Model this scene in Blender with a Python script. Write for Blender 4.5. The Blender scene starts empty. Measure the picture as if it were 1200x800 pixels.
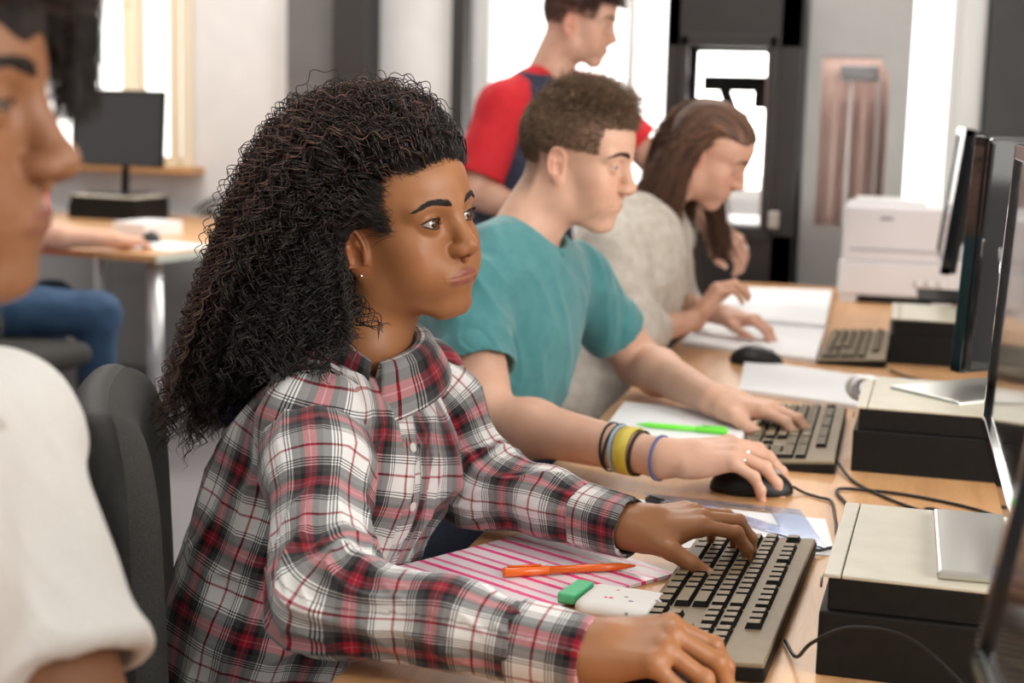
import bpy, math, random
import numpy as np
from mathutils import Vector, Matrix

random.seed(7)
rng = np.random.default_rng(7)
COL = bpy.context.scene.collection
PI = math.pi
V3 = lambda *a: np.array(a, dtype=np.float64)
DESK = 0.74

# ------------------------------------------------------------------ camera
FPX = 1800.0
CAM = V3(0, 0, 1.265)
def _cam_axes(vpx=1062, vpy=137, roll=1.5):
    r = math.radians(roll)
    dx, dy = vpx - 600, vpy - 400
    ux = dx * math.cos(r) + dy * math.sin(r)
    uy = -dx * math.sin(r) + dy * math.cos(r)
    tilt = math.atan2(-uy, FPX)
    yaw = math.atan2(ux * math.cos(tilt), FPX)
    hd = V3(-math.sin(yaw), math.cos(yaw), 0)
    up = V3(0, 0, 1)
    fwd = hd * math.cos(tilt) - up * math.sin(tilt)
    right = np.cross(hd, up)
    upv = np.cross(right, fwd)
    return right * math.cos(r) + upv * math.sin(r), -right * math.sin(r) + upv * math.cos(r), fwd
CR, CU, CF = _cam_axes()
def make_camera():
    cd = bpy.data.cameras.new('camera')
    cd.sensor_width = 36.0
    cd.lens = FPX / 1200 * 36
    cd.clip_start = 0.05
    cd.dof.use_dof = True
    cd.dof.focus_distance = 1.66
    cd.dof.aperture_fstop = 4.6
    o = bpy.data.objects.new('camera', cd)
    COL.objects.link(o)
    o.matrix_world = Matrix(((CR[0], CU[0], -CF[0], CAM[0]), (CR[1], CU[1], -CF[1], CAM[1]), (CR[2], CU[2], -CF[2], CAM[2]), (0, 0, 0, 1)))
    bpy.context.scene.camera = o

# ------------------------------------------------------------------ scene-object helpers
def tag(o, label=None, cat=None, group=None, kind=None):
    if label: o['label'] = label
    if cat: o['category'] = cat
    if group: o['group'] = group
    if kind: o['kind'] = kind
    return o
def empty(name, loc=(0, 0, 0), rz=0.0):
    o = bpy.data.objects.new(name, None)
    o.empty_display_size = 0.05
    COL.objects.link(o)
    o.location = loc
    o.rotation_euler = (0, 0, rz)
    return o
WORLD = [False]       # True while meshes are written in world coordinates under a placed Empty
def wmat(o):
    m = o.matrix_basis.copy()
    if o.parent is not None: m = wmat(o.parent) @ o.matrix_parent_inverse @ m
    return m
def link(name, me, mats, parent=None):
    o = bpy.data.objects.new(name, me)
    COL.objects.link(o)
    for m in (mats if isinstance(mats, (list, tuple)) else [mats]):
        me.materials.append(m)
    if parent is not None:
        o.parent = parent
        if WORLD[0]: o.matrix_parent_inverse = wmat(parent).inverted()
    return o
def copy_tree(o, parent=None):
    c = o.copy()
    COL.objects.link(c)
    c.parent = parent
    for ch in list(o.children):
        copy_tree(ch, c)
    return c

def mesh_np(name, V, F, smooth=True):
    """F: (n,4) or (n,3) int array, or a list of such"""
    me = bpy.data.meshes.new(name)
    Fs = F if isinstance(F, list) else [F]
    Fs = [np.asarray(f, dtype=np.int32) for f in Fs if len(f)]
    V = np.asarray(V, dtype=np.float32)
    me.vertices.add(len(V))
    me.vertices.foreach_set('co', V.ravel())
    loops = np.concatenate([f.ravel() for f in Fs])
    tot = np.concatenate([np.full(len(f), f.shape[1], dtype=np.int32) for f in Fs])
    st = np.concatenate([[0], np.cumsum(tot)[:-1]]).astype(np.int32)
    me.loops.add(len(loops))
    me.loops.foreach_set('vertex_index', loops)
    me.polygons.add(len(tot))
    me.polygons.foreach_set('loop_start', st)
    me.polygons.foreach_set('loop_total', tot)
    me.polygons.foreach_set('use_smooth', np.full(len(tot), smooth))
    me.update(calc_edges=True)
    return me
def set_attr(me, name, arr):
    arr = np.asarray(arr, dtype=np.float32)
    if arr.ndim == 1:
        a = me.attributes.new(name, 'FLOAT', 'POINT'); a.data.foreach_set('value', arr)
    elif arr.shape[1] == 3:
        a = me.attributes.new(name, 'FLOAT_VECTOR', 'POINT'); a.data.foreach_set('vector', arr.ravel())

class MB:
    """collects simple solids into one mesh; tuples of (verts, faces) with optional material index"""
    def __init__(s):
        s.v = []; s.f = []; s.m = []; s.sm = []
    def add(s, V, F, mi=0, smooth=False):
        o = len(s.v)
        s.v += [tuple(map(float, p)) for p in V]
        for f in F:
            s.f.append([i + o for i in f]); s.m.append(mi); s.sm.append(smooth)
        return s
    def box(s, c, d, mi=0, rz=0.0, M=None):
        V = []
        for x in (-.5, .5):
            for y in (-.5, .5):
                for z in (-.5, .5):
                    V.append([x * d[0], y * d[1], z * d[2]])
        V = np.array(V)
        if rz:
            cs, sn = math.cos(rz), math.sin(rz)
            V = V @ np.array([[cs, sn, 0], [-sn, cs, 0], [0, 0, 1]])
        if M is not None: V = V @ np.asarray(M).T
        V = V + np.array(c)
        return s.add(V, [(0, 1, 3, 2), (4, 6, 7, 5), (0, 4, 5, 1), (2, 3, 7, 6), (0, 2, 6, 4), (1, 5, 7, 3)], mi)
    def prism(s, pts, z0, z1, mi=0, smooth=False):
        """vertical prism over a 2-D outline"""
        n = len(pts)
        V = [(x, y, z0) for x, y in pts] + [(x, y, z1) for x, y in pts]
        F = [tuple(reversed(range(n))), tuple(range(n, 2 * n))] + [(i, (i + 1) % n, n + (i + 1) % n, n + i) for i in range(n)]
        return s.add(V, F, mi, smooth)
    def tube(s, pts, r, n=10, mi=0, cap=True, smooth=True):
        V, F = sweep(np.array(pts, float), r, n, cap)
        return s.add(V, F, mi, smooth)
    def lathe(s, prof, c=(0, 0, 0), n=32, mi=0, axis=None):
        """prof: (r, z) list"""
        V = []; F = []
        for r, z in prof:
            for i in range(n):
                a = 2 * PI * i / n
                V.append((r * math.cos(a), r * math.sin(a), z))
        for j in range(len(prof) - 1):
            for i in range(n):
                F.append((j * n + i, j * n + (i + 1) % n, (j + 1) * n + (i + 1) % n, (j + 1) * n + i))
        F.append(tuple(reversed(range(n)))); F.append(tuple(range((len(prof) - 1) * n, len(prof) * n)))
        V = np.array(V)
        if axis is not None:
            z = np.array(axis, float); z /= np.linalg.norm(z)
            t = np.array([1, 0, 0]) if abs(z[0]) < .9 else np.array([0, 1, 0])
            x = np.cross(t, z); x /= np.linalg.norm(x); y = np.cross(z, x)
            V = V @ np.array([x, y, z])
        return s.add(V + np.array(c), F, mi, True)
    def build(s, name, mats, parent=None, bevel=0.0, seg=2, loc=None, M=None):
        me = bpy.data.meshes.new(name)
        me.from_pydata(s.v, [], s.f)
        for p, mi, sm in zip(me.polygons, s.m, s.sm):
            p.material_index = mi; p.use_smooth = sm
        me.update()
        o = link(name, me, mats, parent)
        if bevel:
            b = o.modifiers.new('bev', 'BEVEL'); b.width = bevel; b.segments = seg; b.limit_method = 'ANGLE'; b.angle_limit = math.radians(40); b.harden_normals = False
        if loc is not None: o.location = loc
        if M is not None: o.matrix_basis = M
        return o

def sweep(P, r, n=10, cap=True):
    """tube around polyline P with radius r (scalar, array, or (N,2) for two radii)"""
    N = len(P)
    r = np.broadcast_to(np.asarray(r, float), (N,)) if np.ndim(r) < 2 else np.asarray(r)
    T = np.gradient(P, axis=0); T /= np.linalg.norm(T, axis=1)[:, None] + 1e-12
    up = V3(0, 0, 1) if abs(T[0][2]) < .9 else V3(1, 0, 0)
    u = np.cross(T[0], up); u /= np.linalg.norm(u)
    V = []
    for i in range(N):
        u = u - T[i] * (u @ T[i]); u /= np.linalg.norm(u)
        w = np.cross(T[i], u)
        for k in range(n):
            a = 2 * PI * k / n
            V.append(P[i] + r[i] * (math.cos(a) * u + math.sin(a) * w))
    F = []
    for i in range(N - 1):
        for k in range(n):
            F.append((i * n + k, i * n + (k + 1) % n, (i + 1) * n + (k + 1) % n, (i + 1) * n + k))
    if cap:
        F.append(tuple(reversed(range(n)))); F.append(tuple(range((N - 1) * n, N * n)))
    return V, F
def catmull(P, n=12):
    P = np.asarray(P, float)
    Q = np.vstack([2 * P[0] - P[1], P, 2 * P[-1] - P[-2]])
    out = []
    for i in range(len(P) - 1):
        a, b, c, d = Q[i:i + 4]
        for t in np.linspace(0, 1, n, endpoint=False):
            out.append(.5 * ((2 * b) + (c - a) * t + (2 * a - 5 * b + 4 * c - d) * t * t + (3 * b - a - 3 * c + d) * t ** 3))
    out.append(P[-1])
    return np.array(out)

# ------------------------------------------------------------------ materials
def pmat(name, color, rough=.5, metal=0.0, spec=.5, sss=0.0, coat=0.0, trans=0.0, alpha=1.0, emit=None, es=0.0, sheen=0.0, ior=None):
    m = bpy.data.materials.new(name); m.use_nodes = True
    b = m.node_tree.nodes['Principled BSDF']
    b.inputs['Base Color'].default_value = (*color, 1)
    b.inputs['Roughness'].default_value = rough
    b.inputs['Metallic'].default_value = metal
    b.inputs['Specular IOR Level'].default_value = spec
    if sss:
        b.inputs['Subsurface Weight'].default_value = sss
        b.inputs['Subsurface Radius'].default_value = (1, .35, .2)
        b.inputs['Subsurface Scale'].default_value = .008
    b.inputs['Coat Weight'].default_value = coat
    b.inputs['Coat Roughness'].default_value = .08
    b.inputs['Transmission Weight'].default_value = trans
    b.inputs['Alpha'].default_value = alpha
    b.inputs['Sheen Weight'].default_value = sheen
    if ior: b.inputs['IOR'].default_value = ior
    if emit:
        b.inputs['Emission Color'].default_value = (*emit, 1); b.inputs['Emission Strength'].default_value = es
    return m
class NT:
    """tiny node-graph writer"""
    def __init__(s, m): s.m = m; s.t = m.node_tree; s.b = s.t.nodes.get('Principled BSDF')
    def n(s, typ, **kw):
        nd = s.t.nodes.new(typ)
        for k, v in kw.items():
            if k.startswith('i_'):
                key = k[2:]; key = int(key) if key.isdigit() else key.replace('_', ' ')
                if hasattr(v, 'node'): s.t.links.new(v, nd.inputs[key])
                else: nd.inputs[key].default_value = v
            else: setattr(nd, k, v)
        return nd
    def math(s, op, a, b=None, c=None):
        nd = s.t.nodes.new('ShaderNodeMath'); nd.operation = op
        for i, v in enumerate((a, b, c)):
            if v is None: continue
            if hasattr(v, 'node'): s.t.links.new(v, nd.inputs[i])
            else: nd.inputs[i].default_value = v
        return nd.outputs[0]
    def ramp(s, fac, stops, interp='LINEAR'):
        nd = s.t.nodes.new('ShaderNodeValToRGB'); cr = nd.color_ramp; cr.interpolation = interp
        while len(cr.elements) < len(stops): cr.elements.new(.5)
        for e, (p, c) in zip(cr.elements, stops):
            e.position = p; e.color = (*c, 1) if len(c) == 3 else c
        s.t.links.new(fac, nd.inputs[0]); return nd.outputs[0]
    def mix(s, fac, a, b, typ='MIX'):
        nd = s.t.nodes.new('ShaderNodeMix'); nd.data_type = 'RGBA'; nd.blend_type = typ
        for k, v in ((0, fac), (6, a), (7, b)):
            if hasattr(v, 'node'): s.t.links.new(v, nd.inputs[k])
            else: nd.inputs[k].default_value = v if not isinstance(v, tuple) or len(v) == 4 else (*v, 1)
        return nd.outputs[2]
    def to(s, out, inp): s.t.links.new(out, s.b.inputs[inp])
    def bump(s, h, strength=.2, dist=.002):
        nd = s.n('ShaderNodeBump', i_Strength=strength, i_Distance=dist, i_Height=h)
        s.t.links.new(nd.outputs[0], s.b.inputs['Normal'])
def noisy(name, c0, c1, scale=40, rough=.6, bump=0.0, bdist=.002, detail=4, coord='Object', stretch=(1, 1, 1), **kw):
    m = pmat(name, c0, rough, **kw); g = NT(m)
    tc = g.n('ShaderNodeTexCoord'); mp = g.n('ShaderNodeMapping', i_Vector=tc.outputs[coord]); mp.inputs['Scale'].default_value = stretch
    nz = g.n('ShaderNodeTexNoise', i_Vector=mp.outputs[0], i_Scale=scale, i_Detail=detail)
    g.to(g.ramp(nz.outputs[0], [(.3, c0), (.7, c1)]), 'Base Color')
    if bump: g.bump(nz.outputs[0], bump, bdist)
    return m

# ------------------------------------------------------------------ signed-distance modelling
def smin(a, b, k):
    if k <= 0: return np.minimum(a, b)
    h = np.maximum(k - np.abs(a - b), 0) / k
    return np.minimum(a, b) - h * h * k * .25
def smax(a, b, k): return -smin(-a, -b, k)
def ssub(a, b, k): return smax(a, -b, k)
def sph(P, c, r): return np.linalg.norm(P - np.asarray(c, P.dtype), axis=1) - r
def ell(P, c, r, R=None):
    Q = P - np.asarray(c, P.dtype)
    if R is not None: Q = Q @ np.asarray(R, P.dtype)
    r = np.asarray(r, P.dtype)
    k0 = np.linalg.norm(Q / r, axis=1); k1 = np.linalg.norm(Q / (r * r), axis=1)
    return k0 * (k0 - 1) / np.maximum(k1, 1e-9)
def cap(P, a, b, ra, rb=None):
    if rb is None: rb = ra
    a = np.asarray(a, P.dtype); b = np.asarray(b, P.dtype)
    ba = b - a; pa = P - a
    t = np.clip(pa @ ba / (ba @ ba + 1e-12), 0, 1)
    return np.linalg.norm(pa - t[:, None] * ba, axis=1) - (ra + (rb - ra) * t)
def rbox(P, c, hd, r, R=None):
    Q = P - np.asarray(c, P.dtype)
    if R is not None: Q = Q @ np.asarray(R, P.dtype)
    q = np.abs(Q) - (np.asarray(hd, P.dtype) - r)
    return np.linalg.norm(np.maximum(q, 0), axis=1) + np.minimum(q.max(axis=1), 0) - r
def near(P, c, R, f, pad=.03):
    """evaluate f only close to a bounding ball, a lower bound elsewhere"""
    d = np.linalg.norm(P - np.asarray(c, P.dtype), axis=1) - R
    m = d < pad
    out = np.maximum(d, pad * .5).astype(P.dtype)
    if m.any(): out[m] = f(P[m])
    return out
def _h(ix, iy, iz):
    n = (ix * 374761393 + iy * 668265263 + iz * 2147483647) & 0xffffffff
    n = ((n ^ (n >> 13)) * 1274126177) & 0xffffffff
    return ((n ^ (n >> 16)) & 0xffff) / 65535.0
def vnoise(P, f):
    Q = P * f; I = np.floor(Q).astype(np.int64); t = Q - I; t = t * t * (3 - 2 * t)
    o = 0
    for dx in (0, 1):
        for dy in (0, 1):
            for dz in (0, 1):
                w = (t[:, 0] if dx else 1 - t[:, 0]) * (t[:, 1] if dy else 1 - t[:, 1]) * (t[:, 2] if dz else 1 - t[:, 2])
                o = o + w * _h(I[:, 0] + dx, I[:, 1] + dy, I[:, 2] + dz)
    return o * 2 - 1
def sdf_mesh(f, lo, hi, h, B=8, slack=1.35, proj=2):
    lo = np.asarray(lo, float); hi = np.asarray(hi, float)
    nb = np.ceil((hi - lo) / (h * B)).astype(int)
    H = h * B
    g = np.stack(np.meshgrid(*[np.arange(k) for k in nb], indexing='ij'), -1).reshape(-1, 3)
    C = (lo + (g + .5) * H).astype(np.float32)
    d = f(C)
    V = np.where(d < 0, -1, 1).astype(np.float32).reshape(nb)
    V = V.repeat(B, 0).repeat(B, 1).repeat(B, 2)
    act = g[np.abs(d) < H * .87 * slack]
    loc = np.stack(np.meshgrid(*[np.arange(B)] * 3, indexing='ij'), -1).reshape(-1, 3)
    for s in range(0, len(act), 1500):
        a = act[s:s + 1500]
        idx = (a[:, None, :] * B + loc[None]).reshape(-1, 3)
        val = f((lo + idx * h).astype(np.float32))
        V[idx[:, 0], idx[:, 1], idx[:, 2]] = val
    neg = V < 0
    dims = V.shape
    cells = []; pos = []; flip = []
    for ax in range(3):
        s0 = [slice(None)] * 3; s1 = [slice(None)] * 3
        s0[ax] = slice(0, -1); s1[ax] = slice(1, None)
        cr = neg[tuple(s0)] != neg[tuple(s1)]
        I = np.argwhere(cr)
        I = I[((I > 0) & (I < np.array(dims) - 1)).all(axis=1)]
        J = I.copy(); J[:, ax] += 1
        a = V[I[:, 0], I[:, 1], I[:, 2]]; b = V[J[:, 0], J[:, 1], J[:, 2]]
        t = a / (a - b)
        p = I.astype(float); p[:, ax] += t
        u, w = (ax + 1) % 3, (ax + 2) % 3
        cc = []
        for du, dw in ((-1, -1), (0, -1), (0, 0), (-1, 0)):
            K = I.copy(); K[:, u] += du; K[:, w] += dw
            cc.append(np.ravel_multi_index(K.T, dims))
        cells.append(np.stack(cc, 1)); pos.append(p); flip.append(a > 0)
    cells = np.concatenate(cells); pos = np.concatenate(pos); flip = np.concatenate(flip)
    uq, inv = np.unique(cells.ravel(), return_inverse=True)
    cnt = np.bincount(inv)
    W = np.stack([np.bincount(inv, weights=np.repeat(pos[:, i], 4)) / cnt for i in range(3)], 1) * h + lo
    F = inv.reshape(-1, 4)
    F[flip] = F[flip][:, ::-1]
    for _ in range(proj):
        e = h * .4
        gr = np.stack([f((W + e * np.eye(3)[i]).astype(np.float32)) - f((W - e * np.eye(3)[i]).astype(np.float32)) for i in range(3)], 1) / (2 * e)
        dd = f(W.astype(np.float32))
        W = W - gr * np.clip(dd / np.maximum((gr ** 2).sum(1), .2), -h, h)[:, None]
    return W, F
def join_vf(parts):
    V = []; F = []; o = 0
    for v, f in parts:
        V.append(v); F.append(f + o); o += len(v)
    return np.vstack(V), np.vstack(F)

def rot(az=0, pitch=0, roll=0):
    """columns = local x (forward), y (left), z (up) in world; angles in degrees; pitch>0 looks down"""
    a, p, r = map(math.radians, (az, pitch, roll))
    Rz = np.array([[math.cos(a), -math.sin(a), 0], [math.sin(a), math.cos(a), 0], [0, 0, 1]])
    Ry = np.array([[math.cos(p), 0, math.sin(p)], [0, 1, 0], [-math.sin(p), 0, math.cos(p)]])
    Rx = np.array([[1, 0, 0], [0, math.cos(r), -math.sin(r)], [0, math.sin(r), math.cos(r)]])
    return Rz @ Ry @ Rx
def frame(fwd, up):
    x = np.array(fwd, float); x /= np.linalg.norm(x)
    z = np.array(up, float); z -= x * (z @ x); z /= np.linalg.norm(z)
    return np.stack([x, np.cross(z, x), z], 1)

# strands: (N, M, 3) paths -> three-sided tubes in one mesh
def strands(name, paths, rad, mats, parent=None, sides=3, vary=None):
    P = np.asarray(paths, np.float32); N, M, _ = P.shape
    T = np.gradient(P, axis=1); T /= np.linalg.norm(T, axis=2, keepdims=True) + 1e-9
    ref = np.where(np.abs(T[..., 2:3]) < .8, np.array([0, 0, 1.]), np.array([1., 0, 0]))
    u = np.cross(T, ref); u /= np.linalg.norm(u, axis=2, keepdims=True) + 1e-9
    w = np.cross(T, u)
    r = np.broadcast_to(np.asarray(rad, np.float32), (N, M))[..., None]
    V = np.stack([P + r * (math.cos(a) * u + math.sin(a) * w) for a in np.arange(sides) * 2 * PI / sides], 2).reshape(-1, 3)
    i = (np.arange(N)[:, None, None] * M + np.arange(M - 1)[None, :, None]) * sides
    k = np.arange(sides)[None, None]
    k2 = (k + 1) % sides
    F = np.stack([i + k, i + k2, i + sides + k2, i + sides + k], -1).reshape(-1, 4)
    me = mesh_np(name, V, F)
    if vary is not None:
        set_attr(me, 'vary', np.repeat(np.asarray(vary, np.float32), M * sides))
    return link(name, me, mats, parent)
# ------------------------------------------------------------------ head
EYE = (.0735, .0315, 0.0)
def head_sdf(P, q):
    """head in its own frame: x forward, y left, z up, eyes at z=0; q holds the person's proportions"""
    W = q.get('w', 1.0)
    P = P / np.array([1, W, 1], P.dtype)
    S = P.copy(); S[:, 1] = np.abs(S[:, 1])
    nl = q.get('nose', 1.0); lf = q.get('lips', 1.0); jw = q.get('jaw', 1.0)
    d = ell(P, (-.006, 0, .030), (.094, .073, .083))
    d = smin(d, ell(P, (.030, 0, .035), (.0595, .060, .055)), .03)
    d = smin(d, ell(P, (.030, 0, -.028), (.056, .055, .062)), .02)
    d = smin(d, ell(S, (.055, .040, -.028), (.023, .021, .021)), .02)
    d = smin(d, cap(S, (-.004, .051, -.040), (.008, .050 * jw, -.070), .016, .015), .022)
    d = smin(d, cap(S, (.008, .049 * jw, -.070), (.064, .017, -.100), .0155, .014), .024)
    d = smin(d, ell(P, (.030, 0, -.074), (.045, .040, .028)), .02)
    d = smin(d, ell(P, (.073 + q.get('chin', 0), 0, -.0985), (.017, .020, .0155)), .016)
    d = smin(d, ell(P, (.069, 0, -.064), (.0280, .034, .026)), .018)
    d = smin(d, ell(S, (.060, .030, -.055), (.022, .022, .022)), .02)
    d = smin(d, ell(S, (.030, .040, -.050), (.036, .0150 * q.get('cheek', 1.0), .034)), .03)
    # brow ridge and sockets
    br = q.get('brow', 1.0)
    d = smin(d, cap(S, (.0835, .010, .019), (.069, .045, .018), .0085 * br, .0075 * br), .014)
    d = ssub(d, ell(S, (.0975, .030, .001), (.0155, .0185, .0115)), .012)
    # nose
    d = smin(d, cap(P, (.0855, 0, .012), (.1030, 0, -.026), .0080, .0102), .013)
    d = smin(d, sph(P, (.1080 + .002 * (nl - 1) * 5, 0, -.0310), .0098 * nl), .007)
    d = smin(d, ell(S, (.0975, .0115 * nl, -.0345), (.0120, .0076 * nl, .0076)), .007)
    d = smin(d, cap(P, (.1035, 0, -.037), (.098, 0, -.046), .0052, .004), .006)
    d = ssub(d, ell(S, (.1020, .0064 * nl, -.0415), (.0066, .0034, .0034)), .003)
    # mouth
    up, lo = lip_sdf(S, lf)
    d = smin(d, up, .0045)
    d = smin(d, lo, .0045)
    d = ssub(d, np.minimum(cap(S, (.1012, 0, -.0650), (.0985, .0150, -.0655), .0013, .0013), cap(S, (.0985, .0150, -.0655), (.0894, .0310, -.0655), .0013, .0007)), .0018)
    d = ssub(d, cap(S, (.0890, .0325, -.0670), (.0890, .0330, -.0645), .0006), .004)
    d = ssub(d, ell(P, (.1040, 0, -.0810), (.006, .014, .0035)), .007)
    d = ssub(d, cap(P, (.1035, 0, -.046), (.1035, 0, -.0525), .0014), .004)
    # eyelids: a shell round the ball with an almond opening
    e = EYE
    lid = sph(S, e, .0141)
    d = smin(d, lid, .005)
    # upper fold
    op = q.get('open', 1.0)
    r = .0149
    for a0, a1 in ((-52, -18), (-18, 18), (18, 52)):
        pts = []
        for a in (a0, a1):
            th = math.radians(a); ph = math.radians(27 * op * math.cos(th) ** 1.3 + 5)
            pts.append((e[0] + r * math.cos(th * .95) * math.cos(ph), e[1] + r * math.sin(th) * .98, e[2] + r * math.sin(ph) * .9))
        d = ssub(d, cap(S, pts[0], pts[1], .0006), .0022)
    # opening: intersection of two tilted half-spaces near the front of the ball
    Q = S - np.asarray(e, P.dtype)
    yy = (Q[:, 1] + .0002) / .0142
    arch = np.clip(1 - yy * yy, 0, 1)
    zu = (.0052 * op * arch ** .75) + .0012 * Q[:, 1] / .013
    zl = (-.0042 * op * arch ** .9) + .0012 * Q[:, 1] / .013
    slot = np.maximum(np.maximum(Q[:, 2] - zu, zl - Q[:, 2]), np.maximum(np.abs(yy) - .98, 0) * .012)
    slot = np.maximum(slot, .0015 - Q[:, 0])
    d = ssub(d, slot, .0018)
    # ears
    E0 = np.array([-.006, .0750, q.get('earz', -.025)], P.dtype)
    ca = math.radians(28); ct = math.radians(-10)
    Q = S - E0
    x = Q[:, 0] * math.cos(ca) - Q[:, 1] * math.sin(ca)
    y = Q[:, 0] * math.sin(ca) + Q[:, 1] * math.cos(ca)
    z = Q[:, 2]
    x2 = x * math.cos(ct) - z * math.sin(ct); z2 = x * math.sin(ct) + z * math.cos(ct)
    L = np.stack([x2, y, z2], 1)
    es = q.get('ear', 1.0); L = L / es
    ear = ell(L, (0, 0, .003), (.0165, .0050, .029))
    ear = smin(ear, ell(L, (.005, -.002, -.026), (.0085, .0042, .0095)), .006)
    rx = np.sqrt((L[:, 0] / .0150) ** 2 + ((L[:, 2] - .004) / .0265) ** 2) + 1e-6
    ring = np.sqrt(((rx - 1) * .0175) ** 2 + (L[:, 1] - .0030) ** 2) - .0027
    ring = np.maximum(ring, -(L[:, 2] + .016))
    ear = smin(ear, ring, .003)
    ear = ssub(ear, ell(L, (.002, .0062, -.004), (.0085, .0062, .0125)), .003)
    ear = ssub(ear, ell(L, (-.001, .0060, .016), (.0095, .0045, .0085)), .003)
    ear = smin(ear, cap(L, (-.007, .0028, -.010), (-.005, .0036, .010), .0020), .003)
    ear = smin(ear, cap(L, (.012, .0025, -.010), (.0125, .0015, -.002), .0028), .003)
    d = smin(d, ear * es, .006)
    return d
def lip_sdf(S, lf):
    up = smin(cap(S, (.0955, .0035, -.0608), (.0858, .0295, -.0650), .0034 * lf, .0010), cap(S, (.0952, 0, -.0620), (.0916, .0170, -.0638), .0030 * lf, .0026 * lf), .003)
    lo = smin(cap(S, (.0944, .000, -.0696), (.0903, .0180, -.0690), .0044 * lf, .0034 * lf), cap(S, (.0915, .015, -.0689), (.0856, .0290, -.0662), .0032 * lf, .0010), .003)
    return up, lo
def lip_mask(L, q):
    S = L / np.array([1, q.get('w', 1), 1]); S = S.copy(); S[:, 1] = np.abs(S[:, 1])
    up, lo = lip_sdf(S.astype(np.float32), q.get('lips', 1))
    d = np.minimum(up, lo)
    m = np.clip((.0017 - d) / .0014, 0, 1)
    return m * (S[:, 0] > .082)

# ------------------------------------------------------------------ hand
FING = [  # root (x, y, z), phalanx lengths, radii
    ((.088, .0285, .000), (.042, .025, .019), (.0094, .0084, .0077, .0066)),
    ((.092, .0090, .002), (.046, .029, .020), (.0096, .0086, .0079, .0068)),
    ((.087, -.0115, .001), (.043, .027, .020), (.0092, .0082, .0075, .0065)),
    ((.078, -.0300, -.002), (.034, .020, .018), (.0083, .0072, .0066, .0057))]
def hand_joints(fing, thumb, side):
    """fing: four (mcp, pip, dip, spread) in degrees, flexion > 0 curls towards the palm; thumb: list of 4 points or angles"""
    out = []
    for (root, ln, rad), (f1, f2, f3, sp) in zip(FING, fing):
        p = V3(*root); pts = [p]; a = 0
        s = math.radians(sp)
        for l, f in zip(ln, (f1, f2, f3)):
            a += math.radians(f)
            p = p + l * V3(math.cos(a) * math.cos(s), math.cos(a) * math.sin(s), -math.sin(a))
            pts.append(p)
        out.append((pts, rad))
    t = [V3(.020, .026, -.010)] + [V3(*x) for x in thumb]
    out.append((t, (.0150, .0118, .0102, .0078)))
    if side < 0:
        out = [([p * V3(1, -1, 1) for p in pts], r) for pts, r in out]
    return out
def hand_sdf(P, J, side, sc=1.0):
    """P in hand frame: x to the fingertips, z out of the back of the hand; thumb on +y when side>0"""
    P = P / sc
    m = V3(1, side, 1)
    d = rbox(P, V3(.050, .000, -.003) * m, (.043, .036, .0125), .0118)
    d = smin(d, cap(P, V3(-.005, 0, -.001) * m, V3(.03, 0, -.001) * m, .0235, .022), .02)
    d = smin(d, ell(P, V3(.036, .022, -.010) * m, (.030, .016, .014)), .014)
    d = smin(d, ell(P, V3(.036, -.024, -.008) * m, (.032, .013, .013)), .012)
    for i, (pts, r) in enumerate(J[:4]):
        mc = V3(.018, pts[0][1] * .45, .002)
        d = smin(d, cap(P, mc, pts[0], .0085, r[0] * 1.03), .010)      # metacarpal
        f = cap(P, pts[0], pts[1], r[0], r[1])
        f = smin(f, sph(P, pts[1], r[1] * 1.06), .004)
        f = smin(f, cap(P, pts[1], pts[2], r[1], r[2]), .003)
        f = smin(f, sph(P, pts[2], r[2] * 1.04), .003)
        f = smin(f, cap(P, pts[2], pts[3], r[2], r[3]), .003)
        u = (pts[1] - pts[0]) / np.linalg.norm(pts[1] - pts[0])
        d = smin(d, f, .0055) if i == 0 else smin(d, f, .0045)
        # tendon over the back and a soft knuckle
        d = smin(d, sph(P, pts[0] + V3(-.001, 0, .0028), r[0] * .88), .006)
    pts, r = J[4]
    t = cap(P, pts[0], pts[1], r[0], r[1])
    t = smin(t, cap(P, pts[1], pts[2], r[1], r[2]), .005)
    t = smin(t, cap(P, pts[2], pts[3], r[2], r[3]), .004)
    d = smin(d, t, .012)
    d = smin(d, cap(P, pts[1] * .55 + V3(.01, .005 * side, -.004), V3(.068, .016 * side, -.005), .009, .008), .014)
    return d * sc
def nail_masks(L, J, side):
    m = np.zeros(len(L))
    for i, (pts, r) in enumerate(J):
        a, b = pts[-2], pts[-1]
        u = b - a; ln = np.linalg.norm(u); u /= ln
        if i < 4:
            lat = V3(-u[1], u[0], 0); lat /= np.linalg.norm(lat) + 1e-9
            n = np.cross(u, lat); n = n if n[2] > 0 or abs(n[2]) < .3 and n[0] > 0 else -n
            if n @ V3(.3, 0, 1) < 0: n = -n
        else:
            n = V3(.1, .55 * side, .8); n -= u * (n @ u); n /= np.linalg.norm(n); lat = np.cross(u, n)
        Q = L - b
        x = Q @ u; y = Q @ lat; z = Q @ n
        e = np.sqrt(((x + .0005) / .0072) ** 2 + (y / (r[-1] * .80)) ** 2)
        m = np.maximum(m, np.clip((1.05 - e) / .12, 0, 1) * (z > 0))
    return m

class Part:
    """an implicit piece placed in the world by origin and frame"""
    def __init__(s, o, R, f, c, rad, sc=1.0):
        s.o = np.asarray(o, float); s.R = R; s.f = f; s.c = np.asarray(c, float); s.rad = rad; s.sc = sc
    def loc(s, P): return ((P - s.o.astype(P.dtype)) @ s.R.astype(P.dtype)) / s.sc
    def __call__(s, P):
        L = s.loc(P)
        return near(L, s.c, s.rad, s.f) * s.sc

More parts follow.
